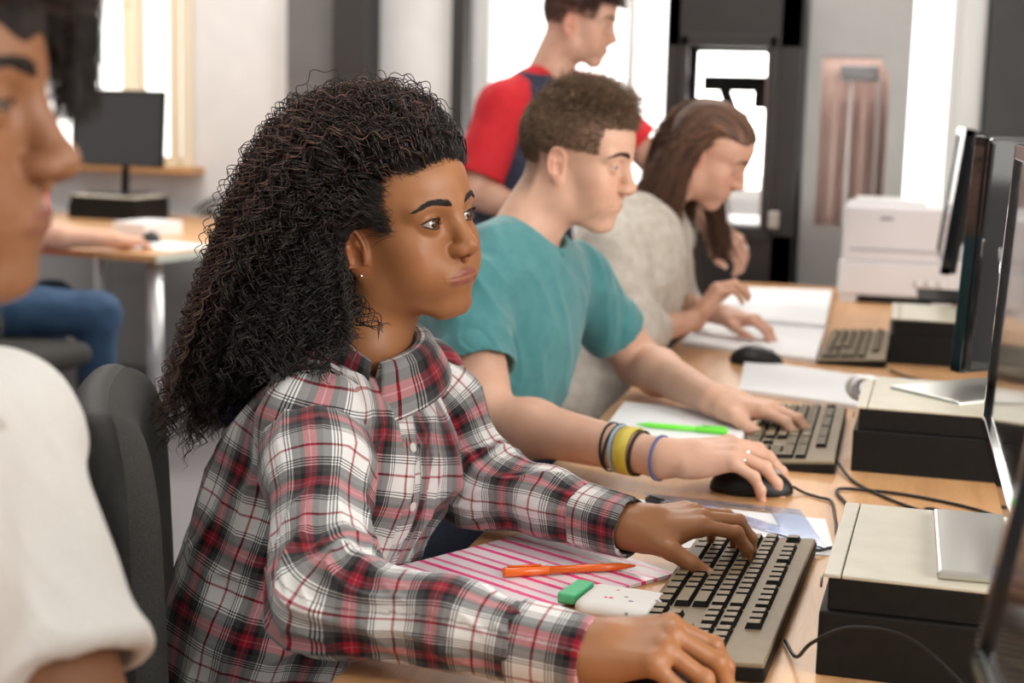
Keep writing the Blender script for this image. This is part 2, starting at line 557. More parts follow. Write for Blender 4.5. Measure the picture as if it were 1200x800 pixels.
def arm_prims(P, sh, el, wr, r=(.052, .044, .040, .026), k=.02):
    d = cap(P, sh, el, r[0], r[1])
    m = np.asarray(el) * .72 + np.asarray(wr) * .28
    d = smin(d, cap(P, el, m, r[1] * .93, r[2] * 1.04), k)
    d = smin(d, cap(P, m, wr, r[2] * 1.02, r[3]), k)
    return d

SKIN = {}
def skin_mat(name, base, lip, nail, scalp, rough=.5, sss=.12):
    m = pmat(name, base, rough, sss=sss, spec=.42); g = NT(m)
    b = g.b; b.inputs['Subsurface Scale'].default_value = .006
    tc = g.n('ShaderNodeTexCoord')
    nz = g.n('ShaderNodeTexNoise', i_Vector=tc.outputs['Object'], i_Scale=28.0, i_Detail=5.0)
    c = g.ramp(nz.outputs[0], [(.3, tuple(v * f for v, f in zip(base, (.93, .89, .86)))), (.7, tuple(min(1, v * 1.06) for v in base))])
    for at, col in (('blush', tuple(v * f for v, f in zip(base, (1.08, .72, .66)))), ('lip', lip), ('nail', nail), ('scalp', scalp)):
        a = g.n('ShaderNodeAttribute', attribute_name=at)
        c = g.mix(a.outputs['Fac'], c, col)
    g.to(c, 'Base Color')
    n2 = g.n('ShaderNodeTexNoise', i_Vector=tc.outputs['Object'], i_Scale=900.0, i_Detail=2.0)
    g.bump(n2.outputs[0], .12, .0006)
    SKIN[name] = m
    return m

def eye_mat(name, iris):
    m = pmat(name, (.75, .70, .66), .08, spec=.6, coat=.6); g = NT(m)
    tc = g.n('ShaderNodeTexCoord'); sx = g.n('ShaderNodeSeparateXYZ', i_Vector=tc.outputs['Object'])
    r = g.math('SQRT', g.math('ADD', g.math('MULTIPLY', sx.outputs[1], sx.outputs[1]), g.math('MULTIPLY', sx.outputs[2], sx.outputs[2])))
    r = g.math('ADD', r, g.math('MULTIPLY', g.math('LESS_THAN', sx.outputs[0], 0.0), .1))
    nz = g.n('ShaderNodeTexNoise', i_Vector=tc.outputs['Object'], i_Scale=900.0)
    r2 = g.math('ADD', r, g.math('MULTIPLY', g.math('SUBTRACT', nz.outputs[0], .5), .0008))
    dark = tuple(v * .25 for v in iris)
    c = g.ramp(g.math('MULTIPLY', r2, 100.0), [(0, (.004, .003, .003)), (.24, (.004, .003, .003)), (.28, iris), (.52, iris), (.61, dark), (.67, (.42, .36, .33)), (1, (.42, .31, .28))])
    g.to(c, 'Base Color')
    return m
def make_eyes(parent, o, R, sc, q, mat, gaze=(0, 0)):
    for sgn in (1, -1):
        c = o + R @ (V3(EYE[0], EYE[1] * sgn * q.get('w', 1), EYE[2]) * sc)
        mb = MB(); prof = [(.0121 * math.sin(a), -.0121 * math.cos(a)) for a in np.linspace(.02, PI - .02, 24)]
        mb.lathe(prof, n=32, axis=(1, 0, 0))
        ob = mb.build('eye', mat, parent)
        Rg = R @ rot(gaze[0], gaze[1])
        M = Matrix([[*(Rg[i] * sc), c[i]] for i in range(3)] + [[0, 0, 0, 1]])
        ob.matrix_basis = M
        tag(ob, 'dark eye')
def surf_pts(f, P, it=12):
    """march points onto the surface of f"""
    P = P.astype(np.float32)
    for _ in range(it):
        e = 1e-3
        d = f(P)
        g = np.stack([f(P + np.float32(e) * np.eye(3, dtype=np.float32)[i]) - d for i in range(3)], 1) / e
        P = P - g * (d / np.maximum((g ** 2).sum(1), .3))[:, None]
    n = g / (np.linalg.norm(g, axis=1, keepdims=True) + 1e-9)
    return P, n
def brows(parent, o, R, sc, q, mat, n=520, thick=.0009, hgt=.0066, rise=.002, lngth=.008):
    W = q.get('w', 1)
    f = lambda P: head_sdf(P, q)
    for sgn in (1, -1):
        t = rng.random(n); u = rng.random(n) - .5
        y = .012 + t * .041
        z = .0165 + rise + .0065 * np.sin(np.clip(t * 1.25, 0, 1) * PI * .62) - .0065 * np.clip(t - .55, 0, 1) / .45 + u * hgt * (1 - .6 * t) * np.clip(.55 + t * 3, 0, 1)
        x = .100 - .022 * t
        P0, N0 = surf_pts(f, np.stack([x, y * sgn * W, z], 1))
        dr = np.stack([-.25 + 0 * t, sgn * (.55 + t), .75 - 1.1 * t], 1); dr /= np.linalg.norm(dr, axis=1)[:, None]
        dr = dr - N0 * (dr * N0).sum(1)[:, None]
        k = np.linspace(0, 1, 4)[None, :, None]
        L = lngth * (.7 + .5 * rng.random(n))[:, None, None]
        path = P0[:, None] + N0[:, None] * (.0002 + .0011 * np.sin(k * 2.2)) + dr[:, None] * L * k
        path = (path * sc) @ R.T + o
        strands('eyebrow', path, np.array([.00035, .0004, .0003, .0001]) * thick / .0011 * sc, mat, parent)
def lashes(parent, o, R, sc, q, mat, n=60, ln=.0058, low=True):
    op = q.get('open', 1); W = q.get('w', 1)
    for sgn in (1, -1):
        yy = np.linspace(-.95, .98, n); y = yy * .0138 - .0002
        arch = np.clip(1 - yy ** 2, 0, 1)
        z = .0052 * op * arch ** .75 + .0012 * y / .013
        x = np.sqrt(np.maximum(.0141 ** 2 - y ** 2 - z ** 2, 1e-8))
        P0 = np.stack([EYE[0] + x, (EYE[1] + y) * sgn * W, EYE[2] + z], 1)
        k = np.linspace(0, 1, 5)[None, :, None]
        dr = np.stack([.8 - .2 * np.abs(yy), sgn * yy * .55, 0 * yy], 1)
        L = (ln * (.5 + .5 * (yy * .5 + .5)))[:, None, None]
        path = P0[:, None] + dr[:, None] * k * L + np.array([0, 0, 1.]) * (k ** 2 * L * .55 - k * L * .15)
        path = (path * sc) @ R.T + o
        if low:
            z2 = -.0042 * op * arch ** .9 + .0012 * y / .013
            x2 = np.sqrt(np.maximum(.0139 ** 2 - y ** 2 - z2 ** 2, 1e-8))
            Q0 = np.stack([EYE[0] + x2, (EYE[1] + y) * sgn * W, EYE[2] + z2], 1)
            p2 = Q0[:, None] + dr[:, None] * k * L * .35 - np.array([0, 0, 1.]) * k * L * .22
            path = np.concatenate([path, (p2 * sc) @ R.T + o])
        strands('eyelash', path, np.array([.0005, .00045, .00035, .0002, .0001]) * sc, mat, parent)

def finish_body(name, VF, mat, parent, heads=(), hands=(), scalp=None, blush=None):
    V, F = VF
    me = mesh_np(name, V, F)
    lip = np.zeros(len(V)); nail = np.zeros(len(V)); sc = np.zeros(len(V)); bl = np.zeros(len(V))
    for prt, q in heads:
        L = prt.loc(V); lip = np.maximum(lip, lip_mask(L, q))
        if scalp: sc = np.maximum(sc, scalp(L))
        # ears, nose tip and cheeks carry more blood
        e = np.exp(-(((np.abs(L[:, 1]) - .078) / .010) ** 2)) * (np.abs(L[:, 0] + .01) < .03) * (np.abs(L[:, 2] + .012) < .04)
        n = np.exp(-((L - V3(.106, 0, -.036)) ** 2).sum(1) / .014 ** 2)
        c = np.exp(-((np.abs(L) - V3(.065, .045, .033)) ** 2).sum(1) / .02 ** 2) * (L[:, 2] < 0)
        bl = np.maximum(bl, np.clip(.8 * e + .55 * n + .45 * c, 0, 1) * q.get('blush', .6))
    for prt, J, side in hands:
        nail = np.maximum(nail, nail_masks(prt.loc(V), J, side))
    set_attr(me, 'lip', lip); set_attr(me, 'nail', nail); set_attr(me, 'scalp', sc); set_attr(me, 'blush', bl)
    return link(name, me, mat, parent)
# ------------------------------------------------------------------ cloth with its own weave coordinates
class Spine:
    """dense curve with parallel-transported frames; gives (arc length, angle, radius) of points"""
    def __init__(s, pts, ref, n=14):
        s.P = catmull(pts, n)
        T = np.gradient(s.P, axis=0); s.T = T / np.linalg.norm(T, axis=1)[:, None]
        u = np.array(ref, float); U = []
        for t in s.T:
            u = u - t * (u @ t); u /= np.linalg.norm(u); U.append(u)
        s.U = np.array(U); s.W = np.cross(s.T, s.U)
        s.S = np.concatenate([[0], np.cumsum(np.linalg.norm(np.diff(s.P, axis=0), axis=1))])
    def coords(s, V):
        out = np.empty((len(V), 3))
        for a in range(0, len(V), 20000):
            v = V[a:a + 20000]
            D = ((v[:, None] - s.P[None]) ** 2).sum(-1)
            # soft nearest so the coordinates stay smooth
            w = np.exp(-(D - D.min(1, keepdims=True)) / .0006); w /= w.sum(1, keepdims=True)
            c = w @ s.P; U = w @ s.U; W = w @ s.W; T = w @ s.T; S = w @ s.S
            r = v - c
            out[a:a + 20000, 0] = S + (r * T).sum(1)
            out[a:a + 20000, 1] = np.arctan2((r * W).sum(1), (r * U).sum(1))
            out[a:a + 20000, 2] = np.linalg.norm(r, axis=1)
        return out
def normals(V, F):
    n = np.cross(V[F[:, 2]] - V[F[:, 0]], V[F[:, 3]] - V[F[:, 1]])
    N = np.stack([sum(np.bincount(F[:, k], weights=n[:, i], minlength=len(V)) for k in range(4)) for i in range(3)], 1)
    return N / (np.linalg.norm(N, axis=1, keepdims=True) + 1e-12)
def cloth_from_sdf(name, f, lo, hi, h, spine, R, disp, mat, parent, warp=.004, uoff=0.0, voff=0.0):
    V, F = sdf_mesh(f, lo, hi, h)
    c = spine.coords(V)
    if disp is not None: V = V + normals(V, F) * disp(V, c)[:, None]
    me = mesh_np(name, V, F)
    wx = vnoise(V, 9) * warp; wy = vnoise(V + 5, 9) * warp
    set_attr(me, 'weave', np.stack([c[:, 1] * R + wx + uoff, c[:, 0] + wy + voff, np.zeros(len(V))], 1))
    return link(name, me, mat, parent)
def folds(c, V, f_s, f_a, amp, seed=0.0, tilt=0.0):
    Q = np.stack([c[:, 0] * f_s + tilt * np.sin(c[:, 1]) + seed, np.cos(c[:, 1]) * f_a + seed, np.sin(c[:, 1]) * f_a], 1)
    r = 1 - np.abs(vnoise(Q, 1.0))
    return (r ** 2 - .45) * amp
def plaid_mat(name, period=.082, dim=1.0):
    """tartan: two stripe sequences multiplied the way dyed threads mix in a twill"""
    m = pmat(name, (.8, .8, .78), .85, spec=.2, sheen=.25); g = NT(m)
    at = g.n('ShaderNodeAttribute', attribute_name='weave'); sx = g.n('ShaderNodeSeparateXYZ', i_Vector=at.outputs['Vector'])
    Wt, Gy, Bk, Rd, Pk = (.84, .84, .83), (.085, .083, .090), (.007, .007, .009), (.36, .008, .030), (.56, .15, .20)
    def seq(c, off):
        f = g.math('FRACT', g.math('DIVIDE', g.math('ADD', c, off), period))
        S = [(0, Wt), (.16, Rd), (.19, Wt), (.33, Bk), (.345, Wt), (.365, Bk), (.38, Wt), (.40, Bk), (.415, Wt), (.435, Gy), (.53, Bk), (.60, Rd), (.665, Pk), (.68, Rd), (.745, Bk), (.80, Gy), (.89, Wt), (.91, Bk), (.925, Wt), (.945, Bk), (.96, Wt)]
        return g.ramp(f, S, 'CONSTANT')
    a = seq(sx.outputs[0], 10.0); b = seq(sx.outputs[1], 10.02)
    # thread scale interleave: average and product between the two directions
    avg = g.mix(.5, a, b)
    mul = g.mix(1.0, a, b, 'MULTIPLY')
    c = g.mix(.52, avg, mul)
    tc = g.n('ShaderNodeTexCoord')
    nz = g.n('ShaderNodeTexNoise', i_Vector=tc.outputs['Object'], i_Scale=1500.0, i_Detail=1.0)
    c = g.mix(.12, c, g.ramp(nz.outputs[0], [(.3, (.2, .2, .2)), (.7, (.9, .9, .9))]), 'OVERLAY')
    g.to(c, 'Base Color')
    n2 = g.n('ShaderNodeTexNoise', i_Vector=tc.outputs['Object'], i_Scale=60.0, i_Detail=5.0)
    g.bump(n2.outputs[0], .35, .004)
    return m
def grid_mesh(G, closed_u=False):
    """G: (nu, nv, 3) grid -> V, F"""
    nu, nv, _ = G.shape
    i = np.arange(nu if closed_u else nu - 1)[:, None]; j = np.arange(nv - 1)[None]
    i2 = (i + 1) % nu
    F = np.stack([i * nv + j, i2 * nv + j, i2 * nv + j + 1, i * nv + j + 1], -1).reshape(-1, 4)
    return G.reshape(-1, 3), F
# ------------------------------------------------------------------ shared materials
M = {}
def mats():
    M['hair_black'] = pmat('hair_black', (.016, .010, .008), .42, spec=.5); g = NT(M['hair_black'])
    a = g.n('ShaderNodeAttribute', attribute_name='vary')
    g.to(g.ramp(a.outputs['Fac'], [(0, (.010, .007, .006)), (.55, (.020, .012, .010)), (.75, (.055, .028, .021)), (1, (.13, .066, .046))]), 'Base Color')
    M['brow_black'] = pmat('brow_black', (.012, .008, .006), .6)
    skin_mat('girl_skin', (.345, .150, .062), (.275, .082, .060), (.50, .27, .19), (.02, .012, .01), rough=.44)
    M['eye_brown'] = eye_mat('eye_brown', (.060, .024, .011))
    M['plaid'] = plaid_mat('plaid')
    M['button'] = pmat('shirt_button', (.75, .73, .70), .25, coat=.5)
    M['stud'] = pmat('silver_stud', (.9, .9, .9), .1, metal=1)

GIRL_HEAD = dict(o=V3(-.563, 1.693, 1.132), R=rot(-24, -4, 8), sc=.975)
GIRL_Q = dict(w=1.0, nose=.93, lips=1.2, jaw=.98, open=1.22, chin=-.002, cheek=1.22)
GJ = dict(
    shr=V3(-.594, 1.512, .928), elr=V3(-.502, 1.318, .797), wrr=V3(-.246, 1.276, .788),
    shl=V3(-.578, 1.830, .925), ell=V3(-.485, 1.800, .795), wrl=V3(-.282, 1.700, .790),
    nb=V3(-.592, 1.672, .985), chest=V3(-.630, 1.662, .835), pelvis=V3(-.735, 1.605, .480))
def build_girl():
    root = empty('person', (-.72, 1.62, 0))
    tag(root, 'person with long curly black hair in a plaid shirt, typing', 'person')
    h = GIRL_HEAD; J = GJ
    hp = Part(h['o'], h['R'], lambda P: head_sdf(P, GIRL_Q), (.01, 0, -.01), .14, h['sc'])
    jaw = h['o'] + h['R'] @ V3(-.020, 0, -.05)
    def f(P):
        return smin(hp(P), cap(P, jaw, J['nb'], .046, .050), .03)
    VF = sdf_mesh(f, h['o'] - V3(.17, .17, .19), h['o'] + V3(.17, .17, .15), .0009)
    # hands
    Rr = frame(rot(0, -8, 0)[:, 0], V3(-.05, -.24, 1)); Rl = frame(rot(20, -7, 0)[:, 0], V3(0, -.16, 1))
    Jr = hand_joints([(34, 36, 20, 6), (38, 40, 22, 0), (42, 42, 24, -6), (46, 44, 24, -14)], [(.050, .052, -.024), (.078, .055, -.036), (.098, .046, -.042)], 1)
    Jl = hand_joints([(16, 46, 26, 8), (12, 48, 28, 1), (16, 50, 28, -6), (22, 50, 28, -14)], [(.042, .052, -.016), (.064, .068, -.030), (.084, .078, -.043)], -1)
    hr = Part(J['wrr'] + V3(-.012, 0, .008), Rr, lambda P: hand_sdf(P, Jr, 1, 1), (.07, 0, -.02), .13, .98)
    hl = Part(J['wrl'] + V3(.002, 0, .002), Rl, lambda P: hand_sdf(P, Jl, -1, 1), (.07, 0, -.02), .13, .92)
    def fr(P): return smin(hr(P), cap(P, J['wrr'] + (J['elr'] - J['wrr']) * .35, J['wrr'] + V3(.01, 0, 0), .030, .0235), .02)
    def fl(P): return smin(hl(P), cap(P, J['wrl'] + (J['ell'] - J['wrl']) * .35, J['wrl'] + V3(.01, 0, 0), .030, .0235), .02)
    A = sdf_mesh(fr, J['wrr'] - V3(.14, .10, .09), J['wrr'] + V3(.22, .12, .09), .0012)
    B = sdf_mesh(fl, J['wrl'] - V3(.14, .12, .09), J['wrl'] + V3(.22, .14, .09), .0012)
    def ft(P):
        d = arm_prims(P, J['shr'], J['elr'], J['wrr'], (.042, .036, .034, .022))
        d = smin(d, arm_prims(P, J['shl'], J['ell'], J['wrl'], (.042, .036, .034, .022)), .02)
        d = smin(d, cap(P, J['shr'] + V3(0, 0, -.02), J['shl'] + V3(0, 0, -.02), .034), .03)
        d = smin(d, cap(P, J['chest'], J['pelvis'], .09, .10), .05)
        d = smin(d, cap(P, J['nb'] + V3(0, 0, -.01), J['chest'], .040, .06), .03)
        for s_ in (-.09, .09):
            d = smin(d, cap(P, J['pelvis'] + V3(0, s_, 0), V3(-.38, 1.62 + s_, .50), .075, .06), .05)
            d = smin(d, cap(P, V3(-.38, 1.62 + s_, .50), V3(-.36, 1.62 + s_, .09), .055, .04), .03)
            d = smin(d, cap(P, V3(-.38, 1.62 + s_, .05), V3(-.24, 1.62 + s_, .035), .04, .03), .03)
        return d
    C = sdf_mesh(ft, V3(-.95, 1.15, 0), V3(-.15, 2.02, 1.06), .007)
    finish_body('body', join_vf([VF, A, B, C]), SKIN['girl_skin'], root, heads=[(hp, GIRL_Q)], scalp=girl_scalp, hands=[(hr, Jr, 1), (hl, Jl, -1)])
    make_eyes(root, h['o'], h['R'], h['sc'], GIRL_Q, M['eye_brown'], (8, 0))
    brows(root, h['o'], h['R'], h['sc'], GIRL_Q, M['brow_black'])
    lashes(root, h['o'], h['R'], h['sc'], GIRL_Q, M['brow_black'])
    girl_shirt(root)
    girl_hair(root)
    # ear stud
    e = h['o'] + h['R'] @ (V3(.006, -.080, -.051) * h['sc'])
    mb = MB(); mb.lathe([(.0001, -.002), (.0015, -.0018), (.0021, -.0008), (.0021, .0006), (.0014, .0016), (.0001, .0020)], e, 16, axis=h['R'] @ V3(.4, -1, 0))
    tag(mb.build('ear_stud', M['stud'], root), 'small silver ear stud')

def girl_shirt(root):
    J = GJ; P_ = M['plaid']
    # trousers
    def tr(P):
        d = ell(P, J['pelvis'] + V3(.02, 0, -.01), (.15, .19, .13))
        for s_ in (-.09, .09):
            d = smin(d, cap(P, J['pelvis'] + V3(0, s_, 0), V3(-.38, 1.62 + s_, .50), .095, .075), .05)
            d = smin(d, cap(P, V3(-.38, 1.62 + s_, .50), V3(-.36, 1.62 + s_, .10), .070, .055), .03)
        return d
    V, F = sdf_mesh(tr, V3(-1.0, 1.35, .03), V3(-.25, 1.9, .68), .008)
    link('trousers', mesh_np('trousers', V, F), M['denim'], root)
    # torso
    up = J['nb'] - J['pelvis']; up /= np.linalg.norm(up)
    Rt = frame(rot(-12)[:, 0], up); Rt = frame(Rt[:, 0] - up * (Rt[:, 0] @ up), up)
    Rc = np.stack([Rt[:, 0], Rt[:, 1], Rt[:, 2]], 1)
    def tor(P):
        P = P.astype(np.float32)
        d = ell(P, J['chest'] + V3(-.005, 0, -.02), (.112, .155, .165), Rc)
        d = smin(d, ell(P, V3(-.690, 1.628, .64), (.120, .155, .20), Rc), .08)
        d = smin(d, ell(P, V3(-.730, 1.605, .49), (.150, .185, .12), Rc), .06)
        d = smin(d, cap(P, V3(-.605, 1.672, .912), J['shr'] + V3(0, 0, -.004), .034, .058), .05)
        d = smin(d, cap(P, V3(-.605, 1.672, .912), J['shl'] + V3(0, 0, -.004), .042, .056), .05)
        d = smin(d, ell(P, V3(-.585, 1.668, .905), (.058, .085, .040)), .03)
        d = smin(d, ell(P, V3(-.565, 1.615, .835), (.045, .055, .055), Rc), .05)
        d = smin(d, ell(P, V3(-.545, 1.730, .835), (.045, .055, .055), Rc), .05)
        # neck opening
        d = ssub(d, cap(P, J['nb'] + V3(.006, -.004, -.018), J['nb'] + V3(.012, 0, .06), .056, .078), .006)
        d = smax(d, -(P[:, 2] - .45), .01)
        return d
    sp = Spine([V3(-.75, 1.60, .40), V3(-.72, 1.61, .60), V3(-.665, 1.64, .80), V3(-.615, 1.675, 1.02)], V3(-1, .25, 0))
    def disp(V, c):
        d = folds(c, V, 9, 2.4, .014, 3.0, 1.2) + folds(c, V, 22, 3.8, .006, 9.0, 2.0) + vnoise(V, 40) * .0008
        return d * np.clip((1.0 - V[:, 2]) * 8, .15, 1)
    cloth_from_sdf('shirt_body', tor, V3(-1.0, 1.38, .40), V3(-.42, 1.96, 1.03), .0028, sp, .145, disp, P_, root, .005)
    # sleeves, each on its own spine, overlapping the body at the drop shoulder
    for key, sh, el, wr, ref, seed in (('r', J['shr'], J['elr'], J['wrr'], V3(0, 1, 0), 1.0), ('l', J['shl'], J['ell'], J['wrl'], V3(0, -1, .2), 6.0)):
        top = sh + V3(-.015, .035 if key == 'r' else -.03, .004)
        ax = (wr - el) / np.linalg.norm(wr - el)
        wr2 = wr - ax * .002
        cuff0 = wr - ax * .060
        mid = (el + wr) / 2 + V3(0, 0, .004)
        def sl(P, sh=sh, el=el, top=top, ax=ax, cuff0=cuff0, mid=mid):
            d = cap(P, top, sh * .7 + el * .3, .055, .053)
            d = smin(d, cap(P, sh * .7 + el * .3, el, .052, .047), .03)
            d = smin(d, cap(P, el, mid, .046, .039), .035)
            d = smin(d, cap(P, mid, cuff0, .038, .036), .02)
            d = smax(d, (P - (cuff0 + ax * .004).astype(P.dtype)) @ ax.astype(P.dtype), .006)
            d = smax(d, -(P[:, 2] - (DESK + .0035)), .008)
            return d
        spn = Spine([top, sh * .6 + el * .4, el + V3(-.004, 0, 0), mid, wr + ax * .02], ref)
        se = spn.S[28]
        def ds(V, c, se=se, seed=seed):
            nearel = np.exp(-((c[:, 0] - se) / .075) ** 2)
            d = folds(c, V, 15, 1.6, .010, seed, 1.6) * (.45 + .9 * nearel) + folds(c, V, 38, 2.4, .0036, seed + 4, 2.5) * (.5 + nearel) + vnoise(V, 45) * .0006
            return d * np.clip((V[:, 2] - DESK - .004) / .02, 0, 1)
        lo = np.minimum(np.minimum(top, el), wr) - .09; hi = np.maximum(np.maximum(top, el), wr) + .09
        cloth_from_sdf('sleeve', sl, lo, hi, .0022, spn, .052, ds, P_, root, .004, uoff=seed * .013, voff=.03)
        # cuff: a short open cone of cloth
        def cf(P, ax=ax, cuff0=cuff0, wr=wr):
            o = cap(P, cuff0 - ax * .006, wr + ax * .004, .0385, .0355)
            o = smax(o, (P - (wr + ax * .006).astype(P.dtype)) @ ax.astype(P.dtype), .003)
            o = smax(o, -(P - (cuff0 - ax * .004).astype(P.dtype)) @ ax.astype(P.dtype), .004)
            o = ssub(o, cap(P, wr - ax * .025, wr + ax * .05, .0315, .0325), .002)
            o = smax(o, -(P[:, 2] - (DESK + .0035)), .006)
            return o
        def dc(V, c, seed=seed): return folds(c, V, 10, 1.4, .003, seed + 2) * np.clip((V[:, 2] - DESK - .004) / .02, 0, 1)
        cloth_from_sdf('cuff', cf, wr - .09, wr + .07, .0018, spn, .040, dc, P_, root, .002, uoff=seed * .02, voff=.055)
    # collar: stand and fall around the neck, open at the front
    c0 = J['nb'] + V3(.004, 0, .005); ax = V3(.22, -.06, 1); ax /= np.linalg.norm(ax)
    Fc = frame(rot(-62)[:, 0], ax); fx = Fc[:, 0] - ax * (Fc[:, 0] @ ax); fx /= np.linalg.norm(fx); fy = np.cross(ax, fx)
    nu, nv = 61, 12
    for sgn in (1, -1):
        G = np.zeros((nu, nv, 3)); uv = np.zeros((nu, nv, 3))
        for i in range(nu):
            t = i / (nu - 1); a = math.radians(180 - 175 * t) * sgn
            drop = -.012 - .034 * t ** 3; L = .040 + .022 * t ** 4
            for j in range(nv):
                v = j / (nv - 1)
                if v < .3: r = .0545; z = .006 + .028 * (v / .3) + drop * .8
                else:
                    w = (v - .3) / .7; r = .0580 + .046 * w ** .8 + .004 * math.sin(w * PI); z = .034 + .006 * math.sin(min(w * 3, 1) * PI) * .8 - L * w + drop * .8
                r += .003 * math.sin(a * 3 + 1) * v
                G[i, j] = c0 + ax * z + r * (fx * math.cos(a) * 1.02 + fy * math.sin(a))
                uv[i, j] = (a * .06, v * .06, 0)
        V, F = grid_mesh(G)
        me = mesh_np('collar', V, F); set_attr(me, 'weave', uv.reshape(-1, 3))
        o = link('collar', me, P_, root)
        so = o.modifiers.new('s', 'SOLIDIFY'); so.thickness = .0018; so.offset = 0
    # front placket with buttons follows the chest
    W = np.array([Rc[:, 0] @ V3(0, 0, 0)])
    ys = np.linspace(0, 1, 40)
    ctr = catmull([V3(-.537, 1.625, .945), V3(-.520, 1.610, .90), V3(-.515, 1.600, .82), V3(-.53, 1.59, .70), V3(-.56, 1.58, .60), V3(-.60, 1.57, .5)], 8)
    torP, torN = surf_pts(tor, ctr, 20)
    G = np.zeros((len(ctr), 5, 3)); uv = np.zeros((len(ctr), 5, 3)); s_ = 0
    Tn = np.gradient(torP, axis=0); Tn /= np.linalg.norm(Tn, axis=1)[:, None]
    side = np.cross(torN, Tn)
    for j, w in enumerate((-.016, -.013, 0, .013, .016)):
        p, n = surf_pts(tor, torP + side * w, 20)
        G[:, j] = p + n * (.0015 if abs(w) > .015 else .0062)
        uv[:, j, 0] = w + .02; uv[:, j, 1] = np.linspace(0, .5, len(ctr))
    V, F = grid_mesh(G); me = mesh_np('placket', V, F); set_attr(me, 'weave', uv.reshape(-1, 3)); link('placket', me, P_, root)
    Nn = torN
    for k in (3, 10, 16, 23, 30):
        mb = MB(); mb.lathe([(.0001, 0), (.0050, 0), (.0057, .0008), (.0055, .0018), (.0040, .0016), (.0001, .0014)], torP[k] + Nn[k] * .0064, 20, axis=Nn[k])
        mb.build('button', M['button'], root)

